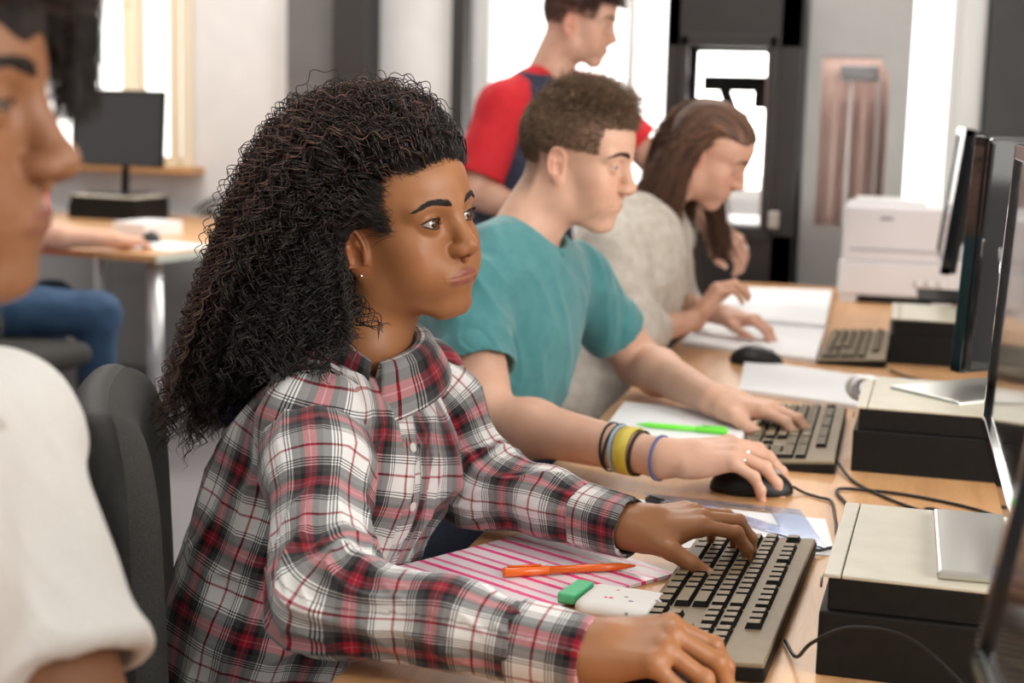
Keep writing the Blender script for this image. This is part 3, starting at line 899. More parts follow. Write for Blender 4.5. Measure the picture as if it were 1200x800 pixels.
def girl_scalp(L):
    ay = np.abs(L[:, 1]); st = lambda v: np.clip(v * .5 + .5, 0, 1)
    a = st((L[:, 2] - .079 + .24 * ay) / .009) * (L[:, 2] > .03)
    b = st((.034 - L[:, 0] + .12 * (L[:, 2] - .03)) / .011) * st((L[:, 2] - .004) / .004) * (L[:, 2] < .075)
    c = st((-.030 - L[:, 0]) / .005) * (L[:, 2] > -.075)
    return np.maximum(np.maximum(a, b), c)
def girl_hair(root):
    h = GIRL_HEAD; o, R, sc = h['o'], h['R'], h['sc']
    f = lambda P: head_sdf(P, GIRL_Q)
    X = V3(-1, 0, 0); Z = V3(0, 0, 1)
    def roots(n):
        out = []
        while len(out) < n:
            v = rng.normal(size=3); v /= np.linalg.norm(v)
            p = V3(-.005, 0, .028) + v * V3(.095, .075, .086)
            ay = abs(p[1])
            # hairline: forehead, temples, in front of and behind the ear
            lim = .078 - .55 * max(0, ay - .018)
            ok = p[2] > .052 and p[0] < .083 - .25 * ay or p[2] <= .052 and p[2] > .004 and p[0] < .040 - .10 * (.052 - p[2]) or p[2] <= .004 and p[2] > -.065 and p[0] < -.030
            if ok: out.append(p)
        return np.array(out)
    def locks(n, per, npt, seed, near=False, wl=(.022, .036), hr=(.0035, .0078), rad=.00062, vol=1.0, name='hair', spread=.0028, cut=(.62, 1.0)):
        r = np.random.default_rng(seed)
        L0 = roots(n) if not near else np.stack([-.012 - .055 * r.random(n), -.076 + .02 * r.random(n), .035 - .095 * r.random(n)], 1)
        P0, N0 = surf_pts(f, L0, 6)
        W0 = (P0 * sc) @ R.T + o; NW = N0 @ R.T
        nl = L0 / np.array([.095, .075, .086])
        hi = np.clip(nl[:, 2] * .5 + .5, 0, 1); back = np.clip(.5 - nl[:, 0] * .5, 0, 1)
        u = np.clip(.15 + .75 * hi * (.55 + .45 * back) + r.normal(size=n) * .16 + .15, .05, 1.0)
        side = W0[:, 1] - o[1]
        edge = np.clip((nl[:, 0] - .25) / .3, 0, 1) if not near else np.zeros(n)
        P1 = W0 + NW * ((.034 + .034 * r.random(n)) * (1 + .25 * edge))[:, None] * vol + Z * ((.056 + .020 * (1 - back)) * hi * vol)[:, None] + X * (.020 + .02 * hi + .01 * edge)[:, None]
        yy = side * (.9 + .5 * r.random(n)) + r.normal(size=n) * .020
        P2 = np.stack([o[0] - .045 - .128 * u, o[1] + yy * 1.15, o[2] + .105 * u - .050 + .01 * r.normal(size=n)], 1)
        P3 = np.stack([o[0] - .050 - .200 * u + .012 * r.normal(size=n), o[1] + yy * 1.05 - .01, o[2] - .185 - .090 * np.clip(u + .2 * r.normal(size=n), 0, 1.1)], 1)
        if near:
            u = r.random(n)
            P1 = W0 + NW * (.020 + .022 * r.random(n))[:, None] + X * .012
            P2 = np.stack([o[0] - .030 - .080 * u, o[1] - .100 - .045 * r.random(n), o[2] - .062 + .02 * r.normal(size=n)], 1)
            v = r.random(n); P3 = np.stack([o[0] + .012 - .135 * u + .012 * r.normal(size=n), o[1] - .110 - .115 * v, o[2] - .116 - .050 * v ** 2 - .012 * u], 1)
        T = np.linspace(0, 1, npt)[None, :] * (cut[0] + (cut[1] - cut[0]) * r.random(n) ** .6)[:, None]
        t = T[..., None]
        B = (1 - t) ** 3 * W0[:, None] + 3 * (1 - t) ** 2 * t * P1[:, None] + 3 * (1 - t) * t * t * P2[:, None] + t ** 3 * P3[:, None]
        # never inside the skull or over the cheek
        d = np.gradient(B, axis=1); seg = np.linalg.norm(d, axis=2); d /= seg[..., None] + 1e-9
        s = np.cumsum(seg, 1)
        ref = np.array([0, 1., 0]); a = np.cross(d, ref); a /= np.linalg.norm(a, axis=2, keepdims=True) + 1e-9; b = np.cross(d, a)
        lam = (wl[0] + (wl[1] - wl[0]) * r.random(n))[:, None]; ph = (r.random(n) * 2 * PI)[:, None]
        rr = (hr[0] + (hr[1] - hr[0]) * r.random(n))[:, None] * np.clip(s / .05, .15, 1)
        hand = np.where(r.random(n) < .5, 1, -1)[:, None]
        out = []; vv = []
        wob = .004 * np.sin(s / .06 + ph * 3)[..., None] * a
        for k in range(per):
            q = r.random((n, 1)) * .9 - .45; oa = r.normal(size=(n, 1, 3)) * spread * np.clip(s / .06, .2, 1.3)[..., None]
            ang = 2 * PI * s / lam * hand + ph + q + 1.1 * np.sin(s / (.018 + .02 * r.random((n, 1))) + 6 * r.random((n, 1)))
            rk = (rr * (.75 + .5 * r.random((n, 1))))[..., None]
            out.append(B + wob + oa + rk * (np.cos(ang)[..., None] * a + np.sin(ang)[..., None] * b))
            vv.append(np.clip(.25 * r.random(n) + 1.6 * np.clip(u - .30, 0, 1) * r.random(n) ** 1.1 + .12 * (1 - hi), 0, 1))  # outer locks browner: backlight painted into the hair colour
        pr = np.array([.35, .5, .7, .85] + [1] * (npt - 7) + [.8, .5, .15]) * rad
        return np.concatenate(out), pr, np.concatenate(vv)
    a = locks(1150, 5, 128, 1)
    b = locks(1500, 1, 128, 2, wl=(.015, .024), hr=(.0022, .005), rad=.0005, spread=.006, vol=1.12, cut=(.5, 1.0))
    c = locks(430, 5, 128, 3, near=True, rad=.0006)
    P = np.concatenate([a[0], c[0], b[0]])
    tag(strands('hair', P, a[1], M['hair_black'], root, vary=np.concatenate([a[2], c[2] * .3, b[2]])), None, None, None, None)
    # short fine hairs that soften the hairline
    n = 3400; yy = (rng.random(n) * 2 - 1) * .062; ay = np.abs(yy)
    zz = np.where(ay < .042, .075 - .24 * ay, .060 - rng.random(n) ** 1.4 * .062); xx = np.where(ay < .042, .082 - .3 * ay, .038)
    zz = zz + rng.normal(size=n) * .004; xx = xx + rng.normal(size=n) * .0035
    Q, N = surf_pts(f, np.stack([xx, yy, zz], 1), 14)
    dr = np.stack([-1 + 0 * yy, np.sign(yy) * .2 + .5 * rng.normal(size=n), .5 + .5 * rng.normal(size=n)], 1); dr -= N * (dr * N).sum(1)[:, None]; dr /= np.linalg.norm(dr, axis=1)[:, None]
    k = np.linspace(0, 1, 7)[None, :, None]; Ls = (.010 + .020 * rng.random(n))[:, None, None]; cv = np.cross(N, dr)[:, None] * np.sin(k * 6 + rng.random((n, 1, 1)) * 6) * .0012
    B = Q[:, None] + dr[:, None] * k * Ls + N[:, None] * (.0002 + .009 * k ** 1.5) + cv
    strands('hair', (B * sc) @ R.T + o, np.array([.3, .6, .7, .7, .6, .4, .1]) * .00032, M['hair_black'], root, vary=np.zeros(n))
    # dense under-hair close to the head and down the back, as a matted body
    def under(P):
        d = ell((P - o.astype(P.dtype)) @ R.astype(P.dtype), (-.022, 0, .040), (.093, .080, .085))
        d = smin(d, ell(P, o + V3(-.085, .0, .02), (.085, .085, .095)), .04)
        d = smin(d, ell(P, o + V3(-.120, -.005, -.06), (.080, .080, .10)), .04)
        d = smin(d, ell(P, o + V3(-.135, -.01, -.14), (.085, .070, .075)), .04)
        L = (P - o.astype(P.dtype)) @ R.astype(P.dtype) / sc
        # keep clear of face, ear and neck
        d = ssub(d, ell(L, (.075, 0, -.03), (.085, .12, .092)), .01)
        d = ssub(d, ell(L, (.005, 0, -.085), (.045, .12, .10)), .01)
        return d + vnoise(P, 60) * .006 + vnoise(P, 160) * .003
    V, F = sdf_mesh(under, o - V3(.30, .16, .28), o + V3(.14, .16, .20), .003, proj=1)
    me = mesh_np('hair', V, F); set_attr(me, 'vary', np.clip(.25 + .3 * vnoise(V, 90), 0, .5))
    link('hair_mass', me, M['hair_black_mat'], root)
_mats0 = mats
def mats():
    _mats0()
    env_mats(); people_mats()
    M['denim'] = noisy('dark_denim', (.012, .018, .035), (.03, .04, .07), 300, .85)
    M['warm_frame'] = pmat('warm_frame', (.78, .62, .42), .5)
    M['pale_edge'] = pmat('pale_edge', (.55, .58, .50), .4)
    M['blind'] = pmat('blind_fabric', (.82, .72, .56), .8, trans=0.0)
    M['glass_grey'] = pmat('cloudy_plastic', (.75, .78, .80), .2, trans=.5, ior=1.3)
    m = pmat('pink_stripes', (.8, .8, .8), .34, spec=.4, coat=.12); g = NT(m)
    a = g.n('ShaderNodeAttribute', attribute_name='weave'); sx = g.n('ShaderNodeSeparateXYZ', i_Vector=a.outputs['Vector'])
    f = g.math('FRACT', g.math('MULTIPLY', sx.outputs[0], 6.0))
    tc = g.n('ShaderNodeTexCoord'); nz = g.n('ShaderNodeTexNoise', i_Vector=tc.outputs['Object'], i_Scale=140.0)
    f = g.math('ADD', f, g.math('MULTIPLY', g.math('SUBTRACT', nz.outputs[0], .5), .05))
    W = (.90, .80, .85); Pk = (.92, .05, .27); P2 = (.86, .16, .36)
    g.to(g.ramp(f, [(0, W), (.10, Pk), (.27, W), (.55, P2), (.68, W)], 'CONSTANT'), 'Base Color'); M['pink_stripes'] = m
    m = pmat('speckled_fabric', (.80, .78, .75), .8); g = NT(m)
    tc = g.n('ShaderNodeTexCoord'); v = g.n('ShaderNodeTexVoronoi', i_Vector=tc.outputs['Object'], i_Scale=75.0)
    c = g.n('ShaderNodeSeparateColor'); g.t.links.new(v.outputs['Color'], c.inputs[0])
    dots = g.math('LESS_THAN', v.outputs['Distance'], .20)
    sel = g.math('MULTIPLY', dots, g.math('GREATER_THAN', c.outputs[0], .35))
    g.to(g.mix(sel, (.78, .76, .73, 1), g.ramp(c.outputs[1], [(0, (.65, .06, .12)), (.6, (.30, .28, .32))], 'CONSTANT')), 'Base Color'); M['speckled'] = m
# ------------------------------------------------------------------ room
def wood_mat():
    m = pmat('beech_laminate', (.62, .36, .18), .32, spec=.45); g = NT(m)
    tc = g.n('ShaderNodeTexCoord'); mp = g.n('ShaderNodeMapping', i_Vector=tc.outputs['Object']); mp.inputs['Scale'].default_value = (14, 1.2, 1)
    nz = g.n('ShaderNodeTexNoise', i_Vector=mp.outputs[0], i_Scale=3.0, i_Detail=8.0, i_Roughness=.6)
    mp2 = g.n('ShaderNodeMapping', i_Vector=tc.outputs['Object']); mp2.inputs['Scale'].default_value = (160, 7, 1)
    n2 = g.n('ShaderNodeTexNoise', i_Vector=mp2.outputs[0], i_Scale=3.0, i_Detail=3.0)
    c = g.ramp(nz.outputs[0], [(.3, (.52, .29, .135)), (.5, (.60, .35, .175)), (.7, (.66, .40, .21))])
    c = g.mix(.25, c, g.ramp(n2.outputs[0], [(.35, (.35, .2, .1)), (.65, (.8, .52, .3))]), 'SOFT_LIGHT')
    g.to(c, 'Base Color')
    return m
def env_mats():
    M['wood'] = wood_mat()
    M['wall'] = noisy('painted_wall', (.74, .73, .73), (.80, .79, .79), 6, .8)
    M['wall_grey'] = noisy('grey_paint', (.13, .125, .125), (.15, .145, .145), 6, .7)
    M['wall_dark'] = noisy('charcoal_paint', (.050, .049, .048), (.062, .060, .059), 6, .7)
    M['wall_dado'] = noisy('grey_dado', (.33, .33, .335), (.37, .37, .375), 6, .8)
    M['dark_frame'] = pmat('dark_frame', (.025, .022, .021), .6)
    M['white_frame'] = pmat('white_frame', (.80, .79, .77), .4)
    M['carpet'] = noisy('grey_carpet', (.16, .15, .16), (.24, .225, .235), 90, .95, bump=.3)
    M['ceiling'] = noisy('ceiling_tile', (.80, .80, .79), (.84, .84, .83), 10, .9)
    M['black_plastic'] = noisy('black_plastic', (.006, .006, .006), (.010, .009, .009), 200, .38, spec=.35)
    M['matte_black'] = noisy('matte_black', (.006, .0055, .005), (.010, .009, .008), 120, .6, bump=.1, bdist=.0005, spec=.22)
    M['gloss_black'] = pmat('gloss_black', (.008, .008, .009), .07, spec=.6, coat=.4)
    M['screen'] = pmat('dark_screen', (.012, .013, .016), .10, spec=.7, coat=.3)
    M['beige_metal'] = noisy('beige_metal', (.52, .48, .38), (.58, .54, .43), 30, .38, spec=.5)
    M['silver'] = pmat('brushed_silver', (.62, .61, .57), .28, metal=.85)
    M['chrome'] = pmat('chrome', (.85, .85, .86), .08, metal=1)
    M['steel_leg'] = pmat('steel_leg', (.60, .61, .62), .3, metal=.7)
    M['kb_tan'] = noisy('taupe_plastic', (.205, .152, .088), (.235, .178, .105), 60, .50, spec=.35)
    M['kb_tan_far'] = M['kb_tan']
    M['legend'] = pmat('key_legend', (.62, .60, .54), .5)
    M['paper'] = noisy('white_paper', (.80, .81, .83), (.86, .87, .89), 5, .7)
    M['cream'] = pmat('cream_plastic', (.78, .77, .76), .38)
    M['printer_white'] = pmat('printer_white', (.72, .70, .72), .4)
    M['grey_plastic'] = pmat('grey_plastic', (.30, .30, .31), .4)
    M['glass'] = pmat('clear_glass', (1, 1, 1), .02, trans=1.0, ior=1.05)
    M['blue_clear'] = pmat('blue_clear_plastic', (.66, .74, .93), .08, trans=.93, ior=1.25, spec=.6)
    M['fabric_grey'] = noisy('grey_upholstery', (.018, .0175, .015), (.040, .038, .034), 500, .95, bump=.5, bdist=.0015)
    M['cabinet_black'] = noisy('charcoal_enamel', (.030, .026, .025), (.038, .034, .032), 8, .42)
    M['cabinet_grey'] = noisy('pale_grey_enamel', (.44, .44, .43), (.48, .48, .47), 8, .45)
    M['pink_panel'] = noisy('pale_pink_panel', (.55, .36, .31), (.70, .52, .46), 14, .6, stretch=(6, 6, .4))
    M['orange'] = pmat('orange_plastic', (.90, .16, .01), .2, sss=.1, coat=.3)
    M['green_neon'] = pmat('neon_green_plastic', (.16, .75, .05), .3)
    M['green_mint'] = pmat('mint_green_rubber', (.10, .56, .26), .5)
    M['red'] = pmat('red_ink', (.65, .05, .08), .5)
    M['orange_wood'] = pmat('sill_wood', (.60, .32, .14), .5)
    M['blue_cloth'] = noisy('blue_nylon', (.01, .02, .13), (.02, .04, .22), 60, .7)

def quad_wall(name, x0, x1, z0, z1, y, th, holes, mat):
    """wall in the XZ plane with rectangular openings (x0, x1, z0, z1)"""
    xs = sorted({x0, x1, *[h[0] for h in holes], *[h[1] for h in holes]}); zs = sorted({z0, z1, *[h[2] for h in holes], *[h[3] for h in holes]})
    mb = MB()
    for a, b in zip(xs[:-1], xs[1:]):
        for c, d in zip(zs[:-1], zs[1:]):
            if any(h[0] <= a and b <= h[1] and h[2] <= c and d <= h[3] for h in holes): continue
            mb.box(((a + b) / 2, y + th / 2, (c + d) / 2), (b - a, th, d - c))
    return mb.build(name, mat)
def build_room():
    S = lambda o: tag(o, kind='structure')
    Y = 6.6
    S(MB().box((-1.5, 2.3, -.03), (8.4, 8.8, .06)).build('floor', M['carpet']))
    S(MB().box((-1.5, 2.3, 2.93), (8.4, 8.8, .06)).build('ceiling', M['ceiling']))
    holes = [(-4.6, -3.24, .95, 2.5), (-1.84, -.10, .90, 2.5), (-.06, .20, .88, 2.5)]
    S(quad_wall('wall_back', -5.6, 2.6, .0, 2.9, Y, .16, holes, M['wall']))
    S(MB().box((-3.6, Y - .012, .355), (3.9, .022, .71)).build('wall_back_dado', M['wall_dado']))  # shade on the lower back wall, painted as a grey band
    S(MB().box((-5.62, 2.3, 1.45), (.06, 8.8, 2.9)).build('wall_left', M['wall']))
    # right wall with one long opening added, out of view, for the key light
    mb = MB()
    X = 2.6
    for (a, b, c, d) in ((-2.1, 6.6, 0, .9), (-2.1, 6.6, 2.6, 2.9), (-2.1, -1.6, .9, 2.6), (2.9, 6.6, .9, 2.6)):
        mb.box((X + .05, (a + b) / 2, (c + d) / 2), (.1, b - a, d - c))
    S(mb.build('wall_right', M['wall']))
    S(MB().box((-1.5, -2.13, 1.45), (8.4, .06, 2.9)).build('wall_front', M['wall']))
    # pillar, dark posts and the dark grey return at the right
    S(MB().box((-2.53, Y - .06, 1.45), (.31, .12, 2.9)).build('wall_back_pilaster', M['wall_grey']))
    S(MB().box((-2.365, Y - .10, 1.45), (.15, .20, 2.9)).build('trim_1', M['dark_frame']))
    S(MB().box((-1.90, Y - .05, 1.45), (.06, .10, 2.9)).build('trim_2', M['dark_frame']))
    S(MB().box((.245, Y - .04, 1.45), (.085, .08, 2.9)).build('trim_3', M['white_frame']))
    S(MB().box((1.30, Y - .08, 1.45), (2.0, .16, 2.9)).build('wall_back_panel', M['wall_dark']))
    # windows
    for i, h in enumerate(holes):
        r = empty('window_%d' % (i + 1), ((h[0] + h[1]) / 2, Y + .08, (h[2] + h[3]) / 2)); S(r)
        w, ht = h[1] - h[0], h[3] - h[2]
        mb = MB()
        for sx in (-1, 1): mb.box((sx * (w / 2 - .02), 0, 0), (.04, .06, ht))
        for sz in (-1, 1): mb.box((0, 0, sz * (ht / 2 - .02)), (w, .06, .04))
        if i < 2:
            for k in ((-.28, .12) if i == 0 else (-.2, .3)): mb.box((k, 0, 0), (.035, .05, ht))
        mb.build('window_frame', M['white_frame'] if i else M['warm_frame'], r, bevel=.004)
        MB().box((0, .005, 0), (w - .06, .006, ht - .06)).build('window_pane', M['glass'], r)
    S(MB().box((-3.55, Y - .07, .935), (.82, .14, .035)).build('window_sill', M['orange_wood'], bevel=.004))
    # vertical blind slats half drawn across the window at the left
    r = empty('vertical_blind', (-3.7, Y - .05, 2.5)); tag(r, 'cream vertical blind drawn to one side of the window above the corner desk', 'blind')
    MB().box((0, 0, .02), (1.3, .05, .05)).build('head_rail', M['cream'], r)
    for k in (0, 1, 3, 4):
        MB().box((.20 + k * .062 + (.05 if k > 2 else 0), 0, -.78), (.060, .003, 1.54), rz=1.0).build('slat', M['blind'], r)

# ------------------------------------------------------------------ computer things
def make_keyboard(detail=True):
    """long side along local y; the space-bar side at -x. Origin at the middle of the underside"""
    root = empty('keyboard')
    mb = MB(); w, l = .145, .455
    # wedge body: higher at the back (+x)
    n = 6
    def prof(x): return .010 + .010 * (x + w / 2) / w
    mb.add([(-w / 2, -l / 2, .002), (w / 2, -l / 2, .002), (w / 2, l / 2, .002), (-w / 2, l / 2, .002),
            (-w / 2, -l / 2, .007), (w / 2, -l / 2, .017), (w / 2, l / 2, .017), (-w / 2, l / 2, .007)],
           [(3, 2, 1, 0), (0, 1, 5, 4), (1, 2, 6, 5), (2, 3, 7, 6), (3, 0, 4, 7), (4, 5, 6, 7)])
    mb.build('base', M['matte_black'], root, bevel=.003)
    mb = MB()
    mb.add([(-w / 2 + .001, -l / 2 + .001, .006), (w / 2 - .001, -l / 2 + .001, .016), (w / 2 - .001, l / 2 - .001, .016), (-w / 2 + .001, l / 2 - .001, .006),
            (-w / 2 + .002, -l / 2 + .002, .0105), (w / 2 - .002, -l / 2 + .002, .0205), (w / 2 - .002, l / 2 - .002, .0205), (-w / 2 + .002, l / 2 - .002, .0105)],
           [(3, 2, 1, 0), (0, 1, 5, 4), (1, 2, 6, 5), (2, 3, 7, 6), (3, 0, 4, 7), (4, 5, 6, 7)])
    mb.build('top_panel', M['kb_tan'], root, bevel=.0015)
    # dark wells under the key blocks and the keys themselves
    u = .01905; Y0 = l / 2 - .008
    keys = []      # (x row position, y start, width units)
    rows = [
        [(0, 1.25), (1.25, 1.25), (2.5, 1.25), (3.75, 6.25), (10, 1.25), (11.25, 1.25), (12.5, 1.25), (13.75, 1.25)],
        [(0, 2.25)] + [(2.25 + i, 1) for i in range(10)] + [(12.25, 2.75)],
        [(0, 1.75)] + [(1.75 + i, 1) for i in range(11)] + [(12.75, 2.25)],
        [(0, 1.5)] + [(1.5 + i, 1) for i in range(12)] + [(13.5, 1.5)],
        [(0, 1)] + [(1 + i, 1) for i in range(12)] + [(13, 2)],
        [(0, 1)] + [(2 + i, 1) for i in range(4)] + [(6.5 + i, 1) for i in range(4)] + [(11 + i, 1) for i in range(4)]]
    rx = [-.056, -.037, -.018, .001, .020, .046]
    for r_, row in enumerate(rows):
        for s_, wd in row: keys.append((rx[r_], s_, wd, 1))
    for s_ in (15.25, 16.25, 17.25):
        keys.append((rx[0], s_, 1, 1)); keys.append((rx[3], s_, 1, 1)); keys.append((rx[4], s_, 1, 1)); keys.append((rx[5], s_, 1, 1))
    keys.append((rx[1], 16.25, 1, 1))
    for r_ in range(5):
        for s_ in (18.5, 19.5, 20.5, 21.5):
            if r_ == 0 and s_ == 19.5: continue
            if r_ in (0, 2) and s_ == 21.5: keys.append((rx[r_] + .0095, s_, 1, 2)); continue
            if r_ in (1, 3) and s_ == 21.5: continue
            keys.append((rx[r_], s_, 2 if (r_ == 0 and s_ == 18.5) else 1, 1))
    mk = MB(); ml = MB()
    for x, s_, wd, hx in keys:
        x = x - 0.0
        zt = .0105 + .010 * (x + w / 2) / w
        y1 = Y0 - s_ * u; y0 = y1 - wd * u
        cy = (y0 + y1) / 2; hy = wd * u / 2 - .0012; hxx = .0095 * hx - .0012
        if hx == 2: hxx = .0190 - .0012
        t = .0022; hh = .0062; sl = .10 * 1.0 / w * .0  
        V = []
        for (ax, ay, z) in ((hxx, hy, 0), (hxx - t, hy - t, hh)):
            for sx, sy in ((-1, -1), (1, -1), (1, 1), (-1, 1)):
                px = x + sx * ax; V.append((px, cy + sy * ay, zt + z + (.010 / w) * (px - x)))
        mk.add(V, [(0, 1, 5, 4), (1, 2, 6, 5), (2, 3, 7, 6), (3, 0, 4, 7)], 1)
        mk.add([V[4], V[5], V[6], V[7]], [(0, 1, 2, 3)], 0)
        if detail and wd <= 1.5:
            z = zt + hh + .00012
            lx, ly = x + .002, cy + hy - t - .0030
            a = random.uniform(.0009, .0014)
            ml.add([(lx - a, ly - a * .7, z - .00015), (lx + a, ly - a * .7, z + .00015), (lx + a, ly + a * .7, z + .00015), (lx - a, ly + a * .7, z - .00015)], [(0, 1, 2, 3)])
    if detail: mk.add(ml.v, ml.f, 2)
    mk.build('keys', [M['kb_tan'], M['matte_black'], M['legend']], root)
    return root
def make_mouse():
    root = empty('computer_mouse')
    def f(P):
        d = ell(P, (0, 0, .004), (.058, .032, .033))
        d = smin(d, ell(P, (-.012, 0, .008), (.038, .031, .030)), .012)
        d = smax(d, -(P[:, 2] - .0015), .003)
        d = ssub(d, rbox(P, (.035, 0, .034), (.024, .0006, .02), .0003), .0008)
        return d
    V, F = sdf_mesh(f, V3(-.07, -.045, -.004), V3(.07, .045, .045), .0014)
    link('mouse_shell', mesh_np('mouse_shell', V, F), M['black_plastic'], root)
    mb = MB(); mb.lathe([(.0001, -.0035), (.007, -.0035), (.0085, -.002), (.0085, .002), (.007, .0035), (.0001, .0035)], (.030, 0, .0275), 24, axis=(0, 1, 0))
    mb.build('scroll_wheel', M['grey_plastic'], root)
    return root
def make_pc():
    """small flat desktop lying on its side: origin at the lower front left corner (towards the camera), x right, y away"""
    root = empty('desktop_computer')
    MB().box((.19, .145, .0315), (.38, .29, .063)).build('lower_case', M['matte_black'], root, bevel=.002)
    MB().box((.1935, .147, .079), (.373, .283, .032)).build('upper_case', M['matte_black'], root, bevel=.002)
    MB().box((.1975, .147, .0963), (.357, .285, .0035)).build('top_cover', M['beige_metal'], root, bevel=.0012)
    MB().box((.010, .147, .0963), (.016, .285, .0035)).build('front_bezel', M['beige_metal'], root, bevel=.0012)
    mb = MB()
    for k in range(3): mb.box((.0025, .06 + k * .05, .050), (.006, .030, .006))
    mb.build('drive_slot', M['gloss_black'], root, bevel=.001)
    mb = MB().lathe([(.0001, 0), (.006, 0), (.0065, .001), (.0055, .002), (.0001, .002)], (-.001, .04, .08), 20, axis=(-1, 0, 0))
    mb.build('power_button', M['silver'], root)
    return root
def make_monitor(w=.51, h=.335, z0=.05, tilt=6, back='matte_black', base='silver'):
    """origin at the base centre; the screen faces local -x, width along y"""
    root = empty('monitor')
    MB().prism([(.0 + .075 * math.cos(a) + .0 , .11 * math.sin(a)) for a in []] or [(-.07, -.12), (.08, -.12), (.08, .12), (-.07, .12)], 0, .009).build('stand_base', M[base], root, bevel=.004, seg=3)
    mb = MB(); mb.tube([(.045, 0, .006), (.055, 0, z0 + .10), (.045, 0, z0 + h * .55)], .016, 14); mb.build('stand_neck', M['chrome' if base == 'silver' else 'matte_black'], root)
    T = math.radians(tilt); c, s = math.cos(T), math.sin(T)
    R = np.array([[c, 0, s], [0, 1, 0], [-s, 0, c]])
    o = V3(0, 0, z0 + h / 2)
    def pl(mb, cc, d, name, mat, bev=.002):
        mb.box(o + R @ V3(*cc), d, M=R); return mb.build(name, M[mat], root, bevel=bev)
    bz = .017
    mb = MB()
    for sy in (-1, 1): mb.box(o + R @ V3(-.0, sy * (w / 2 - bz / 2), 0), (.022, bz, h), M=R)
    for sz in (-1, 1): mb.box(o + R @ V3(-.0, 0, sz * (h / 2 - bz / 2)), (.022, w, bz), M=R)
    mb.build('bezel', M['gloss_black'], root, bevel=.0015)
    pl(MB(), (.001, 0, 0), (.014, w - bz * 1.6, h - bz * 1.6), 'screen', 'screen', 0)
    pl(MB(), (.016, 0, 0), (.016, w - .006, h - .006), 'rear_shell', back, .006)
    # bulged back
    G = np.zeros((17, 17, 3))
    for i in range(17):
        for j in range(17):
            a, b = i / 16 * 2 - 1, j / 16 * 2 - 1
            G[i, j] = o + R @ V3(.024 + .040 * (1 - abs(a) ** 2.6) * (1 - abs(b) ** 2.6), a * w * .36, b * h * .36)
    V, F = grid_mesh(G); link('rear_bulge', mesh_np('rear_bulge', V, F[:, ::-1]), M[back], root)
    return root
def cable(label, pts, r=.0018, mat='black_plastic'):
    mb = MB(); mb.tube(catmull(pts, 10), r, 8)
    return tag(mb.build('cable', M[mat]), label, 'cable')
def sheet(name, pts, z, th, mat, label, cat, group=None, curl=0.0):
    """a thin stack of paper over an outline, slightly wavy"""
    P = np.array(pts, float); n = 14
    G = np.zeros((n, n, 3))
    for i in range(n):
        for j in range(n):
            a, b = i / (n - 1), j / (n - 1)
            q = (1 - a) * (1 - b) * P[0] + a * (1 - b) * P[1] + a * b * P[2] + (1 - a) * b * P[3]
            G[i, j] = (q[0], q[1], z + th + curl * (abs(a - .5) * 2) ** 3 * .5 * (1 + math.sin(b * 5)))
    Vt, F = grid_mesh(G)
    Vb = Vt.copy(); Vb[:, 2] = z
    nn = n * n; side = []
    edge = [i * n for i in range(n)] + [(n - 1) * n + j for j in range(1, n)] + [i * n + n - 1 for i in range(n - 2, -1, -1)] + [j for j in range(n - 2, 0, -1)]
    for a, b in zip(edge, edge[1:] + edge[:1]): side.append((a, a + nn, b + nn, b))
    nrm = np.cross(Vt[1] - Vt[0], Vt[n] - Vt[0])[2]
    if nrm > 0: F = F[:, ::-1]; side = [s[::-1] for s in side]
    me = mesh_np(name, np.vstack([Vt, Vb]), [np.vstack([F, F[:, ::-1] + nn, np.array(side)])], smooth=False)
    return tag(link(name, me, M[mat]), label, cat, group)
def pen(label, a, b, mat, cap_mat, r=.0048, clip=True, z=None):
    a, b = V3(*a), V3(*b); d = (b - a); L = np.linalg.norm(d); d /= L
    root = empty('pen', tuple(a)); tag(root, label, 'pen')
    ax = tuple(d)
    mb = MB(); mb.lathe([(.0001, L * .30), (r * .86, L * .30), (r * .86, L * .86), (r * .55, L * .93), (r * .30, L * .985), (r * .12, L), (.0001, L)], (0, 0, 0), 18, axis=ax)
    mb.build('barrel', M[mat], root)
    mb = MB(); mb.lathe([(.0001, 0), (r * .9, 0), (r * 1.05, .002), (r * 1.02, L * .33), (r * .92, L * .34), (.0001, L * .34)], (0, 0, 0), 18, axis=ax)
    mb.build('cap', M[cap_mat], root)
    if clip:
        s = np.cross(d, V3(0, 0, 1)); up = np.cross(s, d); q = d * L * .03 + up * r * 1.25
        mb = MB(); mb.tube([q, q + d * L * .25], .0012, 6); mb.build('clip', M[cap_mat], root)
    return root

def build_desk():
    # long worktop: its front edge runs along x=-0.485, the far end at y=4.8
    r = empty('desk', (0, 2.4, 0)); tag(r, 'long beech worktop carrying the row of keyboards and monitors', 'desk')
    MB().box((.085, 0, DESK - .0125), (1.13, 4.86, .025)).build('tabletop', M['wood'], r, bevel=.003)
    for x in (-.38, .56):
        for y in (-2.3, -.8, .8, 2.3): MB().tube([(x, y, 0), (x, y, DESK - .026)], .025, 16).build('leg', M['steel_leg'], r)
    mb = MB(); mb.box((-.40, 0, DESK - .045), (.02, 4.7, .035)); mb.box((.58, 0, DESK - .045), (.02, 4.7, .035)); mb.build('side_rail', M['steel_leg'], r)

